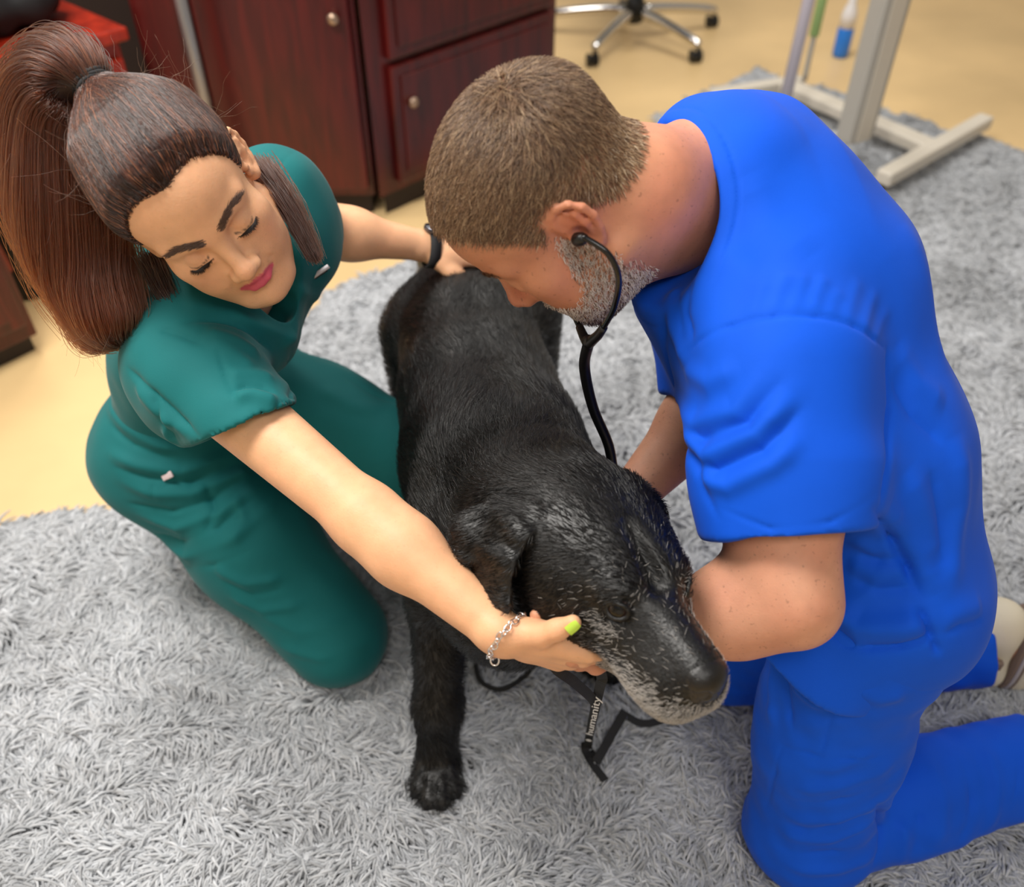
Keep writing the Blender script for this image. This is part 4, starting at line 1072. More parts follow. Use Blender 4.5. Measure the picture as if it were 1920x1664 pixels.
def build_woman_clothes():
    j = wj
    f = Field(); side = unit(j['LH']-j['RH'])
    f.slab(j['pel'] + V(-.01, .01, -.03), j['waist'] + V(0, 0, -.02), .165, .125, .135, .10, side, .04)
    f.ball(j['RH'] + V(-.01, .0, -.0), .118, .05); f.ball(j['LH'] + V(-.02, .01, -.0), .118, .05)
    f.chain([j['RH'], j['RH']*.5 + j['RK']*.5, j['RK']], [.118, .102, .084], .05)
    f.chain([j['LH'], j['LH']*.5 + j['LK']*.5, j['LK']], [.118, .100, .083], .05)
    f.chain([j['RK'], V(-.45, 1.08, .075), V(-.56, 1.22, .07)], [.078, .075, .06], .03)
    f.chain([j['LK'], V(-.235, 1.21, .21), V(-.30, 1.32, .11)], [.078, .07, .062], .03)
    m = f.mesh(VOX*1.25, 2)
    m.co = m.co + m.normals()*(.0025*snoise(m.co, 41, 6) + .001*snoise(m.co, 42, 16))[:, None]
    m.folds([
        ([(205, 850), (260, 872), (340, 885), (440, 850)], .008, .011), ([(215, 875), (280, 897), (360, 905), (450, 870)], -.007, .006),
        ([(225, 900), (290, 925), (360, 925), (450, 890), (520, 850)], .008, .011), ([(245, 945), (320, 960), (400, 935), (480, 880)], -.008, .006), ([(255, 965), (330, 990), (410, 965), (480, 915)], .008, .010),
        ([(280, 1000), (340, 1018), (410, 992), (470, 940)], -.007, .006), ([(300, 1025), (350, 1042), (440, 1010), (520, 940)], .008, .010), ([(340, 1060), (400, 1062), (470, 1030)], -.005, .006),
        ([(400, 1065), (460, 1095), (530, 1085)], .006, .009), ([(420, 1090), (470, 1115), (530, 1105)], -.004, .006), ([(430, 1115), (490, 1145), (570, 1135)], .005, .009),
        ([(205, 760), (235, 800), (300, 835), (350, 845)], .007, .010), ([(212, 800), (250, 835), (320, 860)], -.006, .006), ([(225, 740), (260, 775), (320, 800)], -.005, .006),
        ([(480, 1150), (560, 1185), (650, 1170)], .004, .011), ([(520, 1210), (600, 1235), (690, 1205)], .004, .009), ([(385, 905), (405, 955), (385, 1000)], -.007, .008), ([(440, 930), (455, 975), (430, 1015)], .005, .009),
        ([(600, 730), (660, 760), (720, 770)], .004, .014), ([(640, 700), (700, 740), (760, 760)], -.003, .010)])
    m.seam([(290, 900), (285, 930), (290, 965)], .0018); m.seam([(285, 930), (330, 900), (420, 870)], .0018)
    to_object('trousers', m, mat_teal, woman); tr = m
    f = Field()
    for S, E_, fr_ in (('RS', 'RE', .38), ('LS', 'LE', .62)):
        ax = unit(j[E_]-j[S]); L_ = np.linalg.norm(j[E_]-j[S]); hem = j[S] + ax*L_*fr_
        if S == 'RS': hem = at(452, 797, 1.105); ax = unit(hem-j[S]); L_ = np.linalg.norm(hem-j[S])/.8
        q_ = 1.06 if S == 'RS' else .88
        f.cone(j[S], j[S] + ax*L_*.25, .066*q_, .068*q_, .03); f.cone(j[S] + ax*L_*.25, hem + ax*.03, .068*q_, .064*q_, .03)
        n = ax
        if S == 'RS':
            n = unit(np.cross(at(534, 768, 1.1)-at(345, 846, 1.1), hem-_C)); n = n if n @ ax > 0 else -n
        cutdisc(f, hem, n, .14, .003)
        f.cone(hem - ax*.025, hem + ax*.1, .054*q_, .062*q_, .003, 'sub')
    side = unit(j['LS']-j['RS']); ps = unit(j['LH']-j['RH'])
    f.slab(j['pel'] + V(.01, -.01, .08), j['waist'], .150, .135, .12, .112, ps, .04)
    f.slab(j['waist'], j['chest'], .135, .150, .112, .118, side, .04)
    f.slab(j['chest'], j['NB'] + V(0, 0, -.055), .150, .12, .118, .075, side, .04)
    fwd = unit(np.cross(side, V(0, 0, 1))); fwd = fwd if fwd[0] > 0 else -fwd
    for t in (-.065, .065): f.ball(j['chest'] + fwd*.082 + side*t + V(0, 0, .02), .074, .05)
    for S in ('LS', 'RS'): f.cone(j['NB'] + V(0, 0, -.06), j[S], .07, .070, .045)
    nk = unit(WHD(0, -.05, -.08) - j['NB'])
    f.cone(j['NB'] + fwd*.02 + V(0, 0, -.045), j['NB'] + nk*.10 + fwd*.03, .058, .10, .010, 'sub')
    f.cone(j['NB'] + fwd*.06 + V(0, 0, -.09), j['NB'] + fwd*.11 + V(0, 0, .03), .02, .07, .010, 'sub')
    cutdisc(f, j['pel'] + V(.0, -.0, .075), V(.1, -.05, -1), .25, .004)
    m = f.mesh(VOX*1.25, 2)
    m.co = m.co + m.normals()*(.0022*snoise(m.co, 51, 6) + .001*snoise(m.co, 52, 15))[:, None]
    m.folds([
        ([(345, 606), (400, 598), (450, 612), (490, 640), (512, 662)], -.006, .006), ([(380, 625), (440, 640), (490, 672)], .007, .012),
        ([(438, 735), (460, 724), (490, 727), (515, 740)], -.005, .005), ([(440, 748), (475, 740), (520, 758)], .008, .009), ([(425, 705), (470, 702), (515, 712)], .005, .010),
        ([(300, 615), (350, 632), (385, 645)], -.005, .006), ([(395, 640), (440, 662), (480, 690)], .004, .010),
        ([(240, 690), (290, 740), (340, 785), (372, 816)], -.006, .005), ([(255, 720), (300, 775), (350, 820)], .005, .008), ([(285, 735), (300, 775), (330, 825)], -.006, .005), ([(300, 770), (318, 790), (312, 815), (335, 835)], .005, .006),
        ([(568, 660), (592, 705), (585, 742), (545, 745)], -.004, .005), ([(540, 640), (552, 690), (548, 735)], -.004, .006), ([(560, 600), (600, 640), (615, 690)], .006, .012),
        ([(430, 590), (490, 615), (550, 640)], .006, .010), ([(520, 520), (560, 545), (600, 560)], .005, .010)])
    m.seam([(405, 650), (420, 690), (440, 740), (465, 788)], .0022, .003); m.seam([(350, 830), (400, 812), (470, 792), (530, 762)], .0022, .003)
    m.seam([(555, 285), (525, 310), (500, 330)], .0018)
    to_object('scrub_top', m, mat_teal, woman)
    return tr, m
w_trousers, w_top = build_woman_clothes()

def build_woman_hair():
    H = WHD; s = H.s; rng = np.random.RandomState(12)
    tie = at(186, 178, 1.0)
    tl = H.inv(tie)
    # mass of the hair drawn back over the skull, thin at the hairline
    f = Field()
    def hairline(l):
        ax = np.abs(l[:, 0])
        ln_ = np.interp(l[:, 1], [-.14, -.06, -.03, -.012, .008, .022, .036, .05, .062, .075, .10], [-.075, -.06, -.034, .014, .020, .010, .020, .046, .066, .084, .096])
        return ln_ + .010*sstep(.012, .034, ax)*sstep(.03, .06, l[:, 1]) - .005*np.exp(-(ax/.010)**2)*sstep(.03, .05, l[:, 1])
    big, small = Field(), Field()
    big.ell(H(0, -.016, .046), np.array([.083, .106, .0915])*s, H.M, .01); big.ell(H(0, .032, .046), np.array([.067, .065, .061])*s, H.M, .03)
    big.cone(H(0, -.05, .09), H(*tl), .050*s, .013*s, .05)
    small.ell(H(0, -.014, .042), np.array([.0765, .0995, .0855])*s, H.M, .01); small.ell(H(0, .030, .040), np.array([.0635, .0615, .0575])*s, H.M, .03)
    def cap(P):
        l = H.inv(P); t = sstep(0, .040, l[:, 2]-hairline(l)); return big.eval(P)*t + small.eval(P)*(1-t)
    f.op(cap, H(0, -.03, .05), .19, .004, 'add')
    f.op(lambda P: (lambda l: (hairline(l)-l[:, 2])*.6)(H.inv(P)), H.o, .3, .003, 'int')
    m = f.mesh(VOX*1.2, 1); N = m.normals(); l = H.inv(m.co)
    col = np.tile(rgb(46, 27, 22), (len(m.co), 1))
    to_object('hair', m, mat_hairmass, woman, col)
    # strands combed from the hairline to the tie
    P, Nn = scatter(m, (np.linalg.norm(m.co-tie, axis=1) > .03)*(1 + 2.5*sstep(.03, 0, l[:, 2]-hairline(l))), 30000, rng)
    n = 9; pts = np.empty((len(P), n, 3)); cur = P.copy(); rest = np.linalg.norm(P-tie, axis=1)
    off = .0006 + .0022*rng.rand(len(P)); jit = .006*rng.normal(size=P.shape)
    hop = np.minimum(rest*.95, .06 + .07*rng.rand(len(P)))/(n-1)
    for i in range(n):
        pts[:, i] = cur
        d = tie + jit - cur; d /= np.maximum(np.linalg.norm(d, axis=1), 1e-6)[:, None]
        cur = cur + d*hop[:, None]
        for _ in range(2):
            v = f.eval(cur) ; e = 1e-3
            g = np.stack([f.eval(cur + np.eye(3)[a]*e) - v for a in range(3)], 1)/e
            g /= np.maximum(np.linalg.norm(g, axis=1), 1e-6)[:, None]
            cur = cur - g*(v - off)[:, None]*.9
    pal = np.array([rgb(36, 20, 16), rgb(58, 33, 25), rgb(84, 48, 35), rgb(128, 80, 54)])
    pk = np.clip((rng.rand(len(P))**1.3*3.3).astype(int), 0, 3)
    c = pal[pk]*(.75 + .5*rng.rand(len(P), 1))
    strands('combed_hair', pts, np.linspace(.00040, .00028, n), mat_hair2, woman, c)
    # ponytail
    path = spline([tie, at(150, 135, 1.0), at(108, 140, 1.01), at(88, 215, 1.03), at(115, 360, 1.06), at(160, 500, 1.10), at(210, 600, 1.12), at(236, 640, 1.13)], 40)
    prof = np.interp(np.linspace(0, 1, 40), [0, .06, .18, .35, .6, .85, .95, 1], [.013, .019, .034, .046, .055, .050, .036, .018])
    f2 = Field(); f2.chain(list(path[:34:3]), list(prof[:34:3]*.74), .02)
    mp = f2.mesh(VOX*1.6, 2); to_object('ponytail', mp, mat_hairmass, woman, np.tile(rgb(40, 22, 17), (len(mp.co), 1)))
    cnt = 15000; a = rng.rand(cnt)*6.283; rr = (.55 + .5*rng.rand(cnt)**.7)*np.where(rng.rand(cnt) < .10, 1.05 + .3*rng.rand(cnt), 1); t0 = np.where(rng.rand(cnt) < .45, 0, rng.rand(cnt)*.55)
    t1 = np.minimum(1, t0 + .45 + .3*rng.rand(cnt)); n = 12; pts = np.empty((cnt, n, 3))
    T = np.gradient(path, axis=0); T /= np.linalg.norm(T, axis=1)[:, None]
    u = unit(np.cross(T[0], [0, 0, 1])); Uu = []
    for i in range(40): u = unit(u - T[i]*(u @ T[i])); Uu.append(u)
    Uu = np.array(Uu); Ww = np.cross(T, Uu)
    tx = np.linspace(0, 1, 40)
    for i in range(n):
        t = t0 + (t1-t0)*i/(n-1)
        ip = lambda A: np.stack([np.interp(t, tx, A[:, k]) for k in range(3)], 1)
        r = np.interp(t, tx, prof)*rr*(1 + .10*np.sin(t*14 + a*3)); aa = a + .5*np.sin(t*5 + a)
        pts[:, i] = ip(path) + (np.cos(aa)*r)[:, None]*ip(Uu) + (np.sin(aa)*r)[:, None]*ip(Ww)
    pts[:, 1:] += np.cumsum(rng.normal(size=(cnt, n-1, 3))*.0007, 1)
    mixv = np.linspace(0, 1, n)[None, :]*(t1-t0)[:, None] + t0[:, None]
    pal2 = np.array([rgb(34, 17, 12), rgb(62, 32, 22), rgb(98, 52, 34)]); c0 = pal2[rng.randint(0, 3, cnt)]
    cc = c0[:, None, :]*(1-mixv[..., None]*.65) + rgb(150, 66, 26)*mixv[..., None]*.65
    strands('ponytail_hair', pts, np.linspace(.0004, .0002, n), mat_whair, woman, cc)
    # loose lock behind the left ear and flyaways on the other side
    for pth, w0, cn in (([at(285, 490, 1.10), at(312, 545, 1.12), at(342, 595, 1.125), at(366, 640, 1.12)], .014, 420), ([at(490, 318, 1.115), at(530, 372, 1.11), at(562, 425, 1.11), at(590, 482, 1.11)], .017, 800),):
        base = spline(pth, 12); o3 = rng.normal(size=(cn, 3))*w0*.5; sp = np.linspace(1, .45, 12)
        q = base[None]*np.ones((cn, 1, 1)) + o3[:, None, :]*sp[None, :, None] + np.cumsum(rng.normal(size=(cn, 12, 3))*.0006, 1)
        strands('loose_lock', q, np.linspace(.0005, .0002, 12), mat_whair, woman, np.tile(rgb(66, 38, 28), (cn, 1))*(.7+.6*rng.rand(cn, 1)))
    fl = 170; kk = np.where((lambda l_: l_[:, 2]-hairline(l_) > .03)(H.inv(P)))[0]; k0 = rng.choice(kk, fl); st = P[k0]; q = [st]
    dirs = (tie-st)/np.linalg.norm(tie-st, axis=1)[:, None]*.6 + Nn[k0]*.5 + .6*rng.normal(size=(fl, 3)); cur = st.copy(); step = .004 + .007*rng.rand(fl, 1)
    for i in range(7):
        dirs = dirs + .25*rng.normal(size=(fl, 3)); cur = cur + dirs/np.linalg.norm(dirs, axis=1)[:, None]*step; q.append(cur.copy())
    strands('flyaway_hair', np.stack(q, 1), np.linspace(.00013, .00008, 8), mat_whair, woman, np.tile(rgb(120, 76, 52), (fl, 1)))
    fl = 260; k0 = rng.randint(0, cnt, fl); st = pts[k0, 8]; q = [st]; dirs = pts[k0, 9]-pts[k0, 8]; dirs = dirs/np.linalg.norm(dirs, axis=1)[:, None] + .7*rng.normal(size=(fl, 3)); cur = st.copy()
    for i in range(7):
        dirs = dirs + .3*rng.normal(size=(fl, 3)) + np.array([0, 0, -.1]); cur = cur + dirs/np.linalg.norm(dirs, axis=1)[:, None]*(.004 + .006*rng.rand(fl, 1)); q.append(cur.copy())
    strands('flyaway_ponytail_hair', np.stack(q, 1), np.linspace(.00013, .00008, 8), mat_whair, woman, np.tile(rgb(112, 62, 36), (fl, 1)))
    # hair tie
    ax = unit(path[2]-tie); e1 = unit(np.cross(ax, [0, 0, 1])); e2 = np.cross(ax, e1); prt = []
    for k in range(4):
        ring = [tie + ax*(.010 + .0045*(k-1.2) + .002*math.sin(3*q + k)) + (.0215 + .001*math.sin(5*q + k))*(math.cos(q)*e1 + math.sin(q)*e2) for q in np.linspace(0, 2*math.pi, 33)[:-1]]
        prt.append(tube(ring, .0034, 8, True))
    raw_object('hair_tie', *merge(*prt), mat_black_fabric, woman)
    # eyebrows and lashes
    mb, L, near, nails, _f = w_body
    P, N = scatter(mb, brow_weight(L)*near, 800, rng); l = H.inv(P)
    D = tangent(np.stack([np.sign(l[:, 0]), 0*l[:, 0], .35 - 10*(np.abs(l[:, 0])-.02)], 1) @ H.M + .15*rng.normal(size=P.shape), N)
    pts = np.stack([P + N*.0016*t + D*.008*t for t in (0, .5, 1.)], 1)
    strands('eyebrows', pts, np.array([.00028, .00024, .0001]), mat_hair, woman, np.tile(rgb(92, 68, 56), (len(P), 1)))
    la = []
    for x in (-1, 1):
        for k in range(110):
            u = -1 + 2*k/109; axx = .0315 + .0128*u; zz = float(lash_line(np.array([axx]))[0])
            dx = axx-.0315; dz = zz+.003; e = np.array([x*axx, .0735 + math.sqrt(max(.0140**2 - dx*dx - dz*dz, 1e-6)), zz])
            dirn = np.array([x*u*.7, .75, -.62]); dirn /= np.linalg.norm(dirn); ln = .0065 + .003*rng.rand() + .002*max(u, 0)
            la.append([H(*e), H(*(e + dirn*ln*.5)), H(*(e + dirn*ln + np.array([0, .001, .0015])))])
    strands('eyelashes', np.array(la), np.array([.0004, .0003, .0001]), mat_hair, woman, np.tile(rgb(20, 14, 12), (len(la), 1)))
def hair_bsdf(name):
    m = bpy.data.materials.new(name); m.use_nodes = True; nt = m.node_tree; N = nt.nodes; N.remove(N['Principled BSDF'])
    h = N.new('ShaderNodeBsdfHairPrincipled'); h.parametrization = 'COLOR'; a = N.new('ShaderNodeAttribute'); a.attribute_name = 'Col'
    sc = N.new('ShaderNodeVectorMath'); sc.operation = 'SCALE'; sc.inputs['Scale'].default_value = .30; nt.links.new(a.outputs['Color'], sc.inputs[0])
    nt.links.new(sc.outputs['Vector'], h.inputs['Color']); nt.links.new(h.outputs[0], N['Material Output'].inputs['Surface'])
    h.inputs['Roughness'].default_value = .30; h.inputs['Radial Roughness'].default_value = .35
    return m
mat_hair2 = material('combed_hair_strand', attr=True, rough=.33)
mat_whair = hair_bsdf('combed_strand')
mat_hairmass = material('hair_mass', attr=True, rough=.5)
mat_black_fabric = material('black_fabric', rgb(22, 22, 24), rough=.8)
build_woman_hair()
# ================================================================== small things
mat_rubber = material('black_rubber', rgb(14, 14, 15), rough=.38)
mat_webbing = material('black_webbing', rgb(16, 16, 18), rough=.7, bump=(1500, .5, .0006))
mat_silver = material('silver', rgb(226, 224, 226), rough=.18, Metallic=1.0)
def stethoscope():
    L_ear = MH(-.083, -.004, -.008); R_ear = MH(.083, -.004, -.008)
    yj = at(1103, 645, 1.025)
    t = thing('stethoscope', 'black stethoscope hanging from the mans ears down to the dog', 'stethoscope', tuple(yj))
    out = []
    for s, ear, pth in ((-1, L_ear, [at(1098, 447, .905), at(1140, 476, .905), at(1160, 522, .92), at(1152, 575, .95), at(1133, 612, .985), at(1122, 628, 1.0)]),
                        (1, R_ear, [MH(.100, .008, -.012), MH(.115, .04, -.04), MH(.105, .075, -.10), at(1072, 575, 1.075), at(1086, 612, 1.05), at(1094, 630, 1.035)])):
        tip = MH(s*.078, .000, -.006)
        raw_object('ear_tip', *tube([tip, tip + (pth[0]-tip)*.3, tip + (pth[0]-tip)*.7, pth[0] - (pth[0]-tip)*.02], [.004, .0075, .0068, .0045], 14), mat_rubber, t)
        raw_object('ear_tube', *tube(spline([tip + (pth[0]-tip)*.8] + pth, 40), .0034, 10), material('black_enamel', rgb(12, 12, 13), rough=.15), t)
        e = pth[-1]; raw_object('sleeve', *tube(spline([e + (pth[-2]-e)*.9, e, (e+yj)/2, yj], 10), np.linspace(.0048, .0068, 10), 12), mat_rubber, t)
    end = mj['RW'] + V(-.045, -.045, -.075)
    main = spline([yj + (at(1103, 625, 1.02)-yj)*.5, yj, at(1096, 690, 1.07), at(1112, 765, 1.12), at(1140, 832, 1.16), at(1151, 885, 1.19), mj['RW'] + V(-.012, -.005, -.01), end], 60)
    raw_object('tubing', *tube(main, .0066, 12), mat_rubber, t)
    d = unit(V(-.8, -.2, -.1))
    raw_object('chest_piece', *tube([end - d*.012, end - d*.008, end + d*.004, end + d*.008], [.012, .022, .023, .019], 24), mat_silver, t)
stethoscope()

def leash():
    t = thing('leash', 'black webbing leash with white lettering hanging from the dog to the rug', 'leash', tuple(on(1115, 1400)))
    toC = lambda P: [unit(_C - p) for p in P]
    def strap(name, pts, w, ups=None, n=22):
        P = spline(pts, n); return raw_object(name, *ribbon(P, toC(P) if ups is None else [ups]*n, w, .0022), mat_webbing, t, False), P
    strap('strap', [DH(.035, -.02, -.105), at(1035, 1243, 1.005), at(1075, 1278, 1.04), at(1108, 1308, 1.16), at(1116, 1322, 1.26)], .0125)
    o, P = strap('printed_strap', [DH(.02, .03, -.095), at(1128, 1268, 1.09), at(1123, 1296, 1.15), on(1103, 1396, .055), on(1112, 1418, .036)], .0130)
    strap('strap', [on(1096, 1392, .050), on(1098, 1408, .036), on(1112, 1434, .034), on(1135, 1464, .034)], .0125, V(.1, -.1, 1))
    strap('strap', [on(1172, 1334, .062), on(1150, 1372, .050), on(1132, 1405, .042), on(1117, 1430, .036)], .0150, V(.25, -.25, 1))
    strap('strap', [on(1170, 1340, .040), on(1200, 1356, .036), on(1232, 1354, .036), on(1262, 1338, .036)], .012, V(0, -.3, 1))
    raw_object('cord', *tube(spline([on(900, 1200, .07), on(892, 1238, .04), on(902, 1278, .032), on(940, 1293, .032), on(982, 1270, .036), on(1004, 1244, .06)], 40), .0042, 8), mat_webbing, t)
    raw_object('rivet', *tube([on(1172, 1344, .046), on(1172, 1344, .052)], [.005, .004], 12), mat_silver, t)
    # white print: an emblem and a row of letters running up the strap
    mw = material('white_print', rgb(232, 232, 232), rough=.6)
    L = P
    yy_ = pix(P)[1]; pk = lambda y: np.array([np.interp(y, yy_, P[:, a_]) for a_ in range(3)])
    emb = pk(1384); a = unit(pk(1388)-pk(1380)); nrm = unit(_C-emb); nrm = unit(nrm - a*(nrm @ a)); sd = np.cross(a, nrm)
    v, f = [], []
    for k in range(16): q = 2*math.pi*k/16; v.append(emb + nrm*.004 + (math.cos(q)*a*1.9 + math.sin(q)*sd)*.0046)
    raw_object('emblem', v, [list(range(16))], mw, t, False)
    cu = bpy.data.curves.new('lettering', 'FONT'); cu.body = 'humanity'; cu.size = .016; cu.align_x = 'LEFT'; cu.align_y = 'CENTER'; cu.extrude = .0003
    o = bpy.data.objects.new('lettering', cu); scene.collection.objects.link(o); cu.materials.append(mw)
    st = pk(1372); en = pk(1300); ax = unit(en-st); nn = unit(_C-(st+en)/2); nn = unit(nn - ax*(nn @ ax)); yy = np.cross(nn, ax)
    bpy.context.view_layer.update(); wd = max(o.dimensions.x, 1e-4); k = np.linalg.norm(en-st)/wd
    M = Matrix((tuple(ax*k), tuple(yy*.95), tuple(nn))).transposed().to_4x4(); M.translation = Vector(st + nn*.006)
    dg = bpy.context.evaluated_depsgraph_get(); me = bpy.data.meshes.new_from_object(o.evaluated_get(dg)); me.transform(M)
    bpy.data.objects.remove(o); o = bpy.data.objects.new('lettering', me); scene.collection.objects.link(o); o.parent = t; o.location = -t.location
    if not me.materials: me.materials.append(mw)
leash()

def ring_on_surface(field, c, axis, n=48, start=.02, off=.002, ref=(0, 0, 1)):
    axis = unit(axis); u = unit(np.cross(axis, ref)); w = np.cross(axis, u); pts = []
    for k in range(n):
        q = 2*math.pi*k/n; d = math.cos(q)*u + math.sin(q)*w; r = np.linspace(start, .22, 260)
        v = field.eval(np.asarray(c) + r[:, None]*d)
        i = np.argmax(v > 0) if (v > 0).any() else 150; pts.append(np.asarray(c) + d*(r[i] + off))
    return np.array(pts), axis
def band(pts, axis, width, thick, c):
    vs_, fs = [], []; n = len(pts)
    for p in pts:
        o = unit(p-c)
        for a, b in ((-1, 0), (1, 0), (1, 1), (-1, 1)): vs_.append(p + axis*a*width/2 + o*b*thick)
    for i in range(n):
        j = (i+1) % n
        for k in range(4): fs.append((4*i+k, 4*j+k, 4*j+(k+1) % 4, 4*i+(k+1) % 4))
    return vs_, fs
def dog_collar():
    c = DH(0, -.092, -.052); pts, ax = ring_on_surface(d_field, c, DH(0, -.05, -.02)-V(-.01, .85, .50), 60, off=.0)
    o_ = pts-c; side_ = (o_ @ DH.d(1, 0, 0))/np.linalg.norm(o_, axis=1); up_ = (o_ @ DH.d(0, 0, 1))/np.linalg.norm(o_, axis=1)
    pts = pts + o_/np.linalg.norm(o_, axis=1)[:, None]*(np.interp(up_, [-1, -.2, .4, 1], [.006, .006, -.004, -.008]))[:, None]
    for _ in range(3): pts = (np.roll(pts, 1, 0) + 2*pts + np.roll(pts, -1, 0))/4
    o = raw_object('dog_collar', *band(pts, ax, .010, .003, c), material('pale_collar', rgb(196, 192, 196), rough=.5, noise=(180, .35)))
    tag(o, 'thin pale grey collar round the black dogs neck', 'collar')
dog_collar()
def bracelet():
    j = wj; ax = unit(j['RW']-j['RE']); c = j['RW'] + ax*.004
    pts, ax = ring_on_surface(w_field, c, ax, 240, .008, .0022)
    for _ in range(6): pts = (np.roll(pts, 1, 0) + 2*pts + np.roll(pts, -1, 0))/4
    t = thing('bracelet', 'silver chain bracelet on the womans wrist under the dogs ear', 'bracelet', tuple(c))
    seg = np.linalg.norm(np.roll(pts, -1, 0)-pts, axis=1); L = np.concatenate([[0], np.cumsum(seg)]); P = np.vstack([pts, pts[:1]]); n = 34
    for k in range(n):
        s = L[-1]*k/n; p = np.array([np.interp(s, L, P[:, a]) for a in range(3)]); p2 = np.array([np.interp((s+.002) % L[-1], L, P[:, a]) for a in range(3)])
        T = unit(p2-p); O = unit(p-c); O = unit(O - T*(O @ T)); S = np.cross(T, O); e = S if k % 2 else unit(S*.5 + O)
        p = p + ax*.0012*math.sin(k*2.1)
        ring = [p + T*.0044*math.cos(q) + e*.0030*math.sin(q) for q in np.linspace(0, 2*math.pi, 15)[:-1]]
        raw_object('link', *tube(ring, .0008, 6, True), mat_silver, t)
    end = pts[np.argmax(pix(pts)[1])]
    ring = [end + V(.004, 0, -.004) + V(1, 0, 0)*.0045*math.cos(q) + V(0, .5, .8)*.006*math.sin(q) for q in np.linspace(0, 2*math.pi, 19)[:-1]]
    raw_object('clasp', *tube(ring, .0011, 6, True), mat_silver, t)
bracelet()
def watch():
    j = wj; ax = unit(j['LW']-j['LE']); c = j['LW'] + ax*.006
    pts, ax = ring_on_surface(w_field, c, ax, 40, .008, .001)
    for _ in range(2): pts = (np.roll(pts, 1, 0) + 2*pts + np.roll(pts, -1, 0))/4
    t = thing('wristwatch', 'dark wristwatch on the womans far wrist over the dogs back', 'watch', tuple(c))
    raw_object('strap', *band(pts, ax, .018, .003, c), mat_black_fabric, t)
    top = pts[np.argmax(pts[:, 2])]; o = unit(top-c)
    raw_object('case', *tube([top, top + o*.004, top + o*.009, top + o*.010], [.016, .018, .017, .014], 24), material('dark_steel', rgb(90, 90, 96), rough=.25, Metallic=.8), t)
    raw_object('dial', *tube([top + o*.0095, top + o*.0106], [.0135, .0135], 24), material('watch_glass', rgb(20, 22, 28), rough=.08), t)
watch()

def nail(parent, p, n, d, w, l, mat, name='fingernail'):
    n = unit(n); d = unit(d - n*(d @ n)); s = np.cross(d, n); v, f = [], []
    for i in range(5):
        for k in range(5):
            a = (i/4-.5)*2; b = (k/4-.5)*2; ww = w*(1-.25*max(a, 0)**2)
            v.append(p + d*l*a*.5 + s*ww*b*.5 + n*(.0006 - .0016*b*b))
    for i in range(4):
        for k in range(4): f.append((i*5+k, i*5+k+1, (i+1)*5+k+1, (i+1)*5+k))
    return raw_object(name, v, f, mat, parent)
mat_polish = material('lime_nail_polish', rgb(190, 220, 80), rough=.2)
mat_nail = material('bare_nail', rgb(226, 178, 160), rough=.25)
for i, (p, n, d) in enumerate(w_body[3]):
    if i == 4: nail(woman, p - unit(d)*.002 + unit(V(.10, -.78, .45))*.0098, V(.10, -.78, .45), d, .0115, .014, mat_polish)
    else: nail(woman, p, n, d, .0095, .011, mat_polish)
for p, n, d in m_body[5]: nail(man, p, n, d, .0105, .011, mat_nail)

# shoes: toes tucked under, heel up, sole facing backwards
mat_canvas = material('cream_canvas', rgb(222, 212, 190), rough=.7, bump=(500, .3, .001))
mat_sole = material('cream_sole', rgb(236, 224, 200), rough=.55); mat_stripe = material('taupe_stripe', rgb(132, 112, 100), rough=.6); mat_lilac = material('pale_grey_stripe', rgb(190, 182, 186), rough=.6)
def shoe(label, heel, ball, back, side, group='mans canvas shoes'):
    t = thing('shoe', label, 'shoe', tuple(V(ball[0], ball[1], 0)), group)
    back = unit(back); up = unit(heel-ball); back = unit(back - up*(back @ up)); side = np.cross(up, back)
    f = Field(); f.slab(heel - back*.035, ball - back*.030, .034, .043, .036, .030, side, .02); f.cone(heel - back*.05 - up*.012, heel - back*.105 - up*.032, .040, .043, .03)
    f.slab(ball - back*.03, ball - back*.075 - up*.015, .043, .036, .026, .022, side, .02)
    f.cone(heel - back*.10 - up*.03, heel - back*.17 - up*.05, .034, .036, .004, 'sub')
    to_object('upper', f.mesh(.004, 1), mat_canvas, t)
    def layer(name, b0, b1, grow, mat):
        o2 = []; n = 28
        for b in (b0, (b0+b1)/2, b1):
            g = grow if b != (b0+b1)/2 else grow + .0015
            for k in range(n):
                q = 2*math.pi*k/n; cy, sy = math.cos(q), math.sin(q); L_ = np.linalg.norm(heel-ball)/2 + .042
                wd = (.036 + .010*(sy < 0)*abs(sy) + g); o2.append((heel+ball)/2 - up*.008 + back*b + side*cy*wd + up*(math.copysign(abs(sy)**.8, sy))*(L_+g))
        fs = [(r*n+k, r*n+(k+1) % n, (r+1)*n+(k+1) % n, (r+1)*n+k) for r in range(2) for k in range(n)] + [list(range(n))[::-1], list(range(2*n, 3*n))]
        raw_object(name, o2, fs, mat, t)
    layer('foxing_stripe', -.004, .004, .001, mat_stripe); layer('midsole', .004, .011, .002, mat_lilac); layer('foxing_stripe', .011, .015, .002, mat_stripe); layer('outsole', .015, .034, .003, mat_sole)
    raw_object('side_patch', *boxv(tuple(heel*.55 + ball*.45 - V(.05, .052, .012)), tuple(heel*.55 + ball*.45 - V(.038, .042, -.008)), .002), mat_stripe, t)
sa = on(1884, 1225, .10)
shoe('cream canvas shoe with taupe stripes showing behind the mans far leg', mj['RA'] + V(.058, .005, .058), mj['RA'] + V(.055, -.005, -.048), V(1, -.05, .1), None)
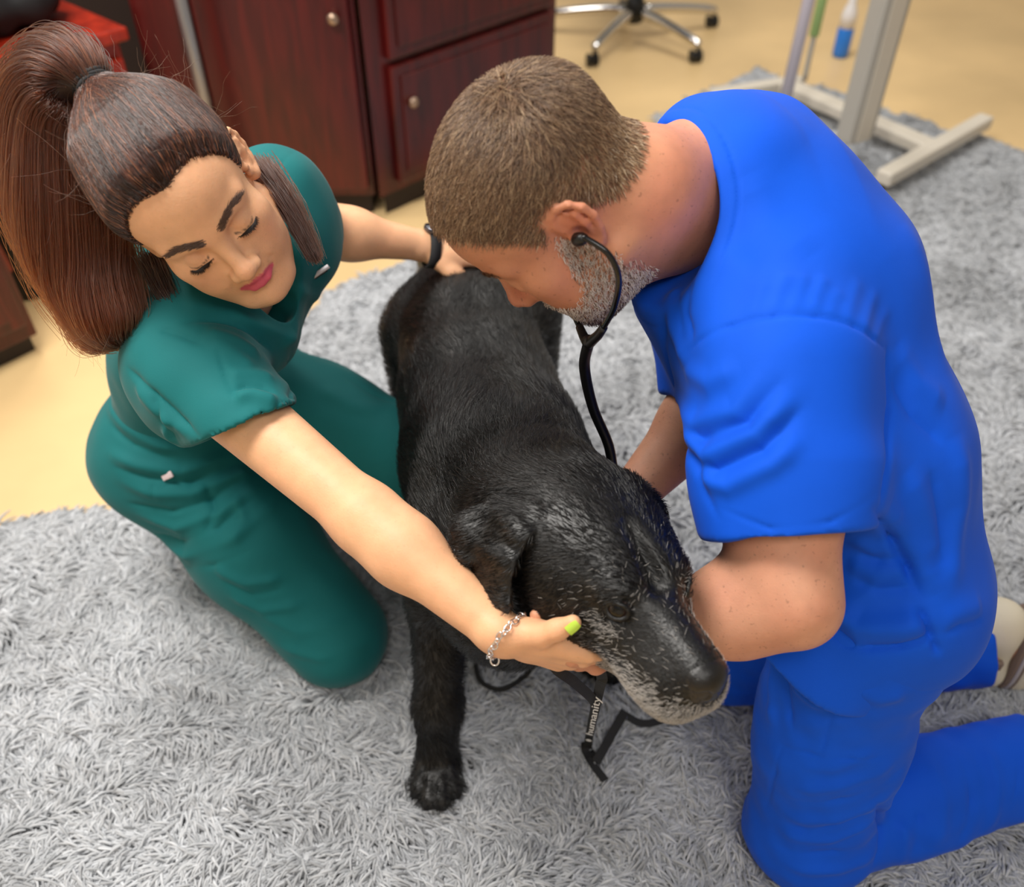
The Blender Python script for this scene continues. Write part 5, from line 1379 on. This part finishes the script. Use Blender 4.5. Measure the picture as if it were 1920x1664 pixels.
shoe('cream canvas shoe of the mans near leg, cut by the right edge', mj['LA'] + V(.085, .025, .045), mj['LA'] + V(.082, .02, -.030), V(1, .2, .1), None)
def woman_shoe():
    t = thing('shoe', 'beige shoe half hidden under the womans raised thigh', 'shoe', tuple(on(690, 905)))
    c = on(700, 925, .0); d = unit(V(.75, -.55, 0)); f = Field(); s = V(-d[1], d[0], 0)
    f.slab(c - d*.11 + V(0, 0, .05), c + d*.02 + V(0, 0, .045), .036, .042, .038, .032, s, .02); f.slab(c + d*.02 + V(0, 0, .045), c + d*.09 + V(0, 0, .036), .042, .036, .032, .022, s, .02)
    f.cone(c - d*.10 + V(0, 0, .06), c - d*.09 + V(0, 0, .10), .038, .036, .02)
    to_object('upper', f.mesh(.004, 1), material('beige_leather', rgb(176, 160, 132), rough=.5), t)
    f = Field(); f.slab(c - d*.11 + V(0, 0, .014), c + d*.09 + V(0, 0, .012), .042, .042, .012, .012, s, .01); to_object('sole', f.mesh(.004, 1), mat_blackpl, t)
woman_shoe()

# badge clip on the chest, little tag on the trouser pocket
def clip():
    p = w_top.pick([(598, 513)])[0]; a = unit(at(622, 497, 1.165)-at(580, 525, 1.165)); p = p + unit(_C-p)*.004; n = unit(_C-p); n = unit(n - a*(n @ a)); b = np.cross(n, a)
    t = thing('pen_clip', 'small silver clip on the chest of the teal top', 'clip', tuple(p))
    v, f = boxv((-.017, -.0035, -.0015), (.017, .0035, .0015), .001); raw_object('bar', xf(v, p, [a, b, n]), f, material('satin_metal', rgb(170, 166, 170), rough=.35, Metallic=.6), t)
    v, f = boxv((-.019, -.005, -.004), (.012, .001, -.001), .001); raw_object('backing', xf(v, p, [a, b, n]), f, mat_blackpl, t)
clip()
pts = w_trousers.pick([(306, 896), (324, 890)])
p = (pts[0]+pts[1])/2; a = unit(pts[1]-pts[0]); n = unit(_C-p); n = unit(n - a*(n @ a)); b = np.cross(n, a)
v, f = boxv((-.010, -.0055, -.001), (.010, .0055, .003), .001); raw_object('pocket_tag', xf(v, p, [a, b, n]), f, material('pale_tag', rgb(214, 196, 200), rough=.6), woman)
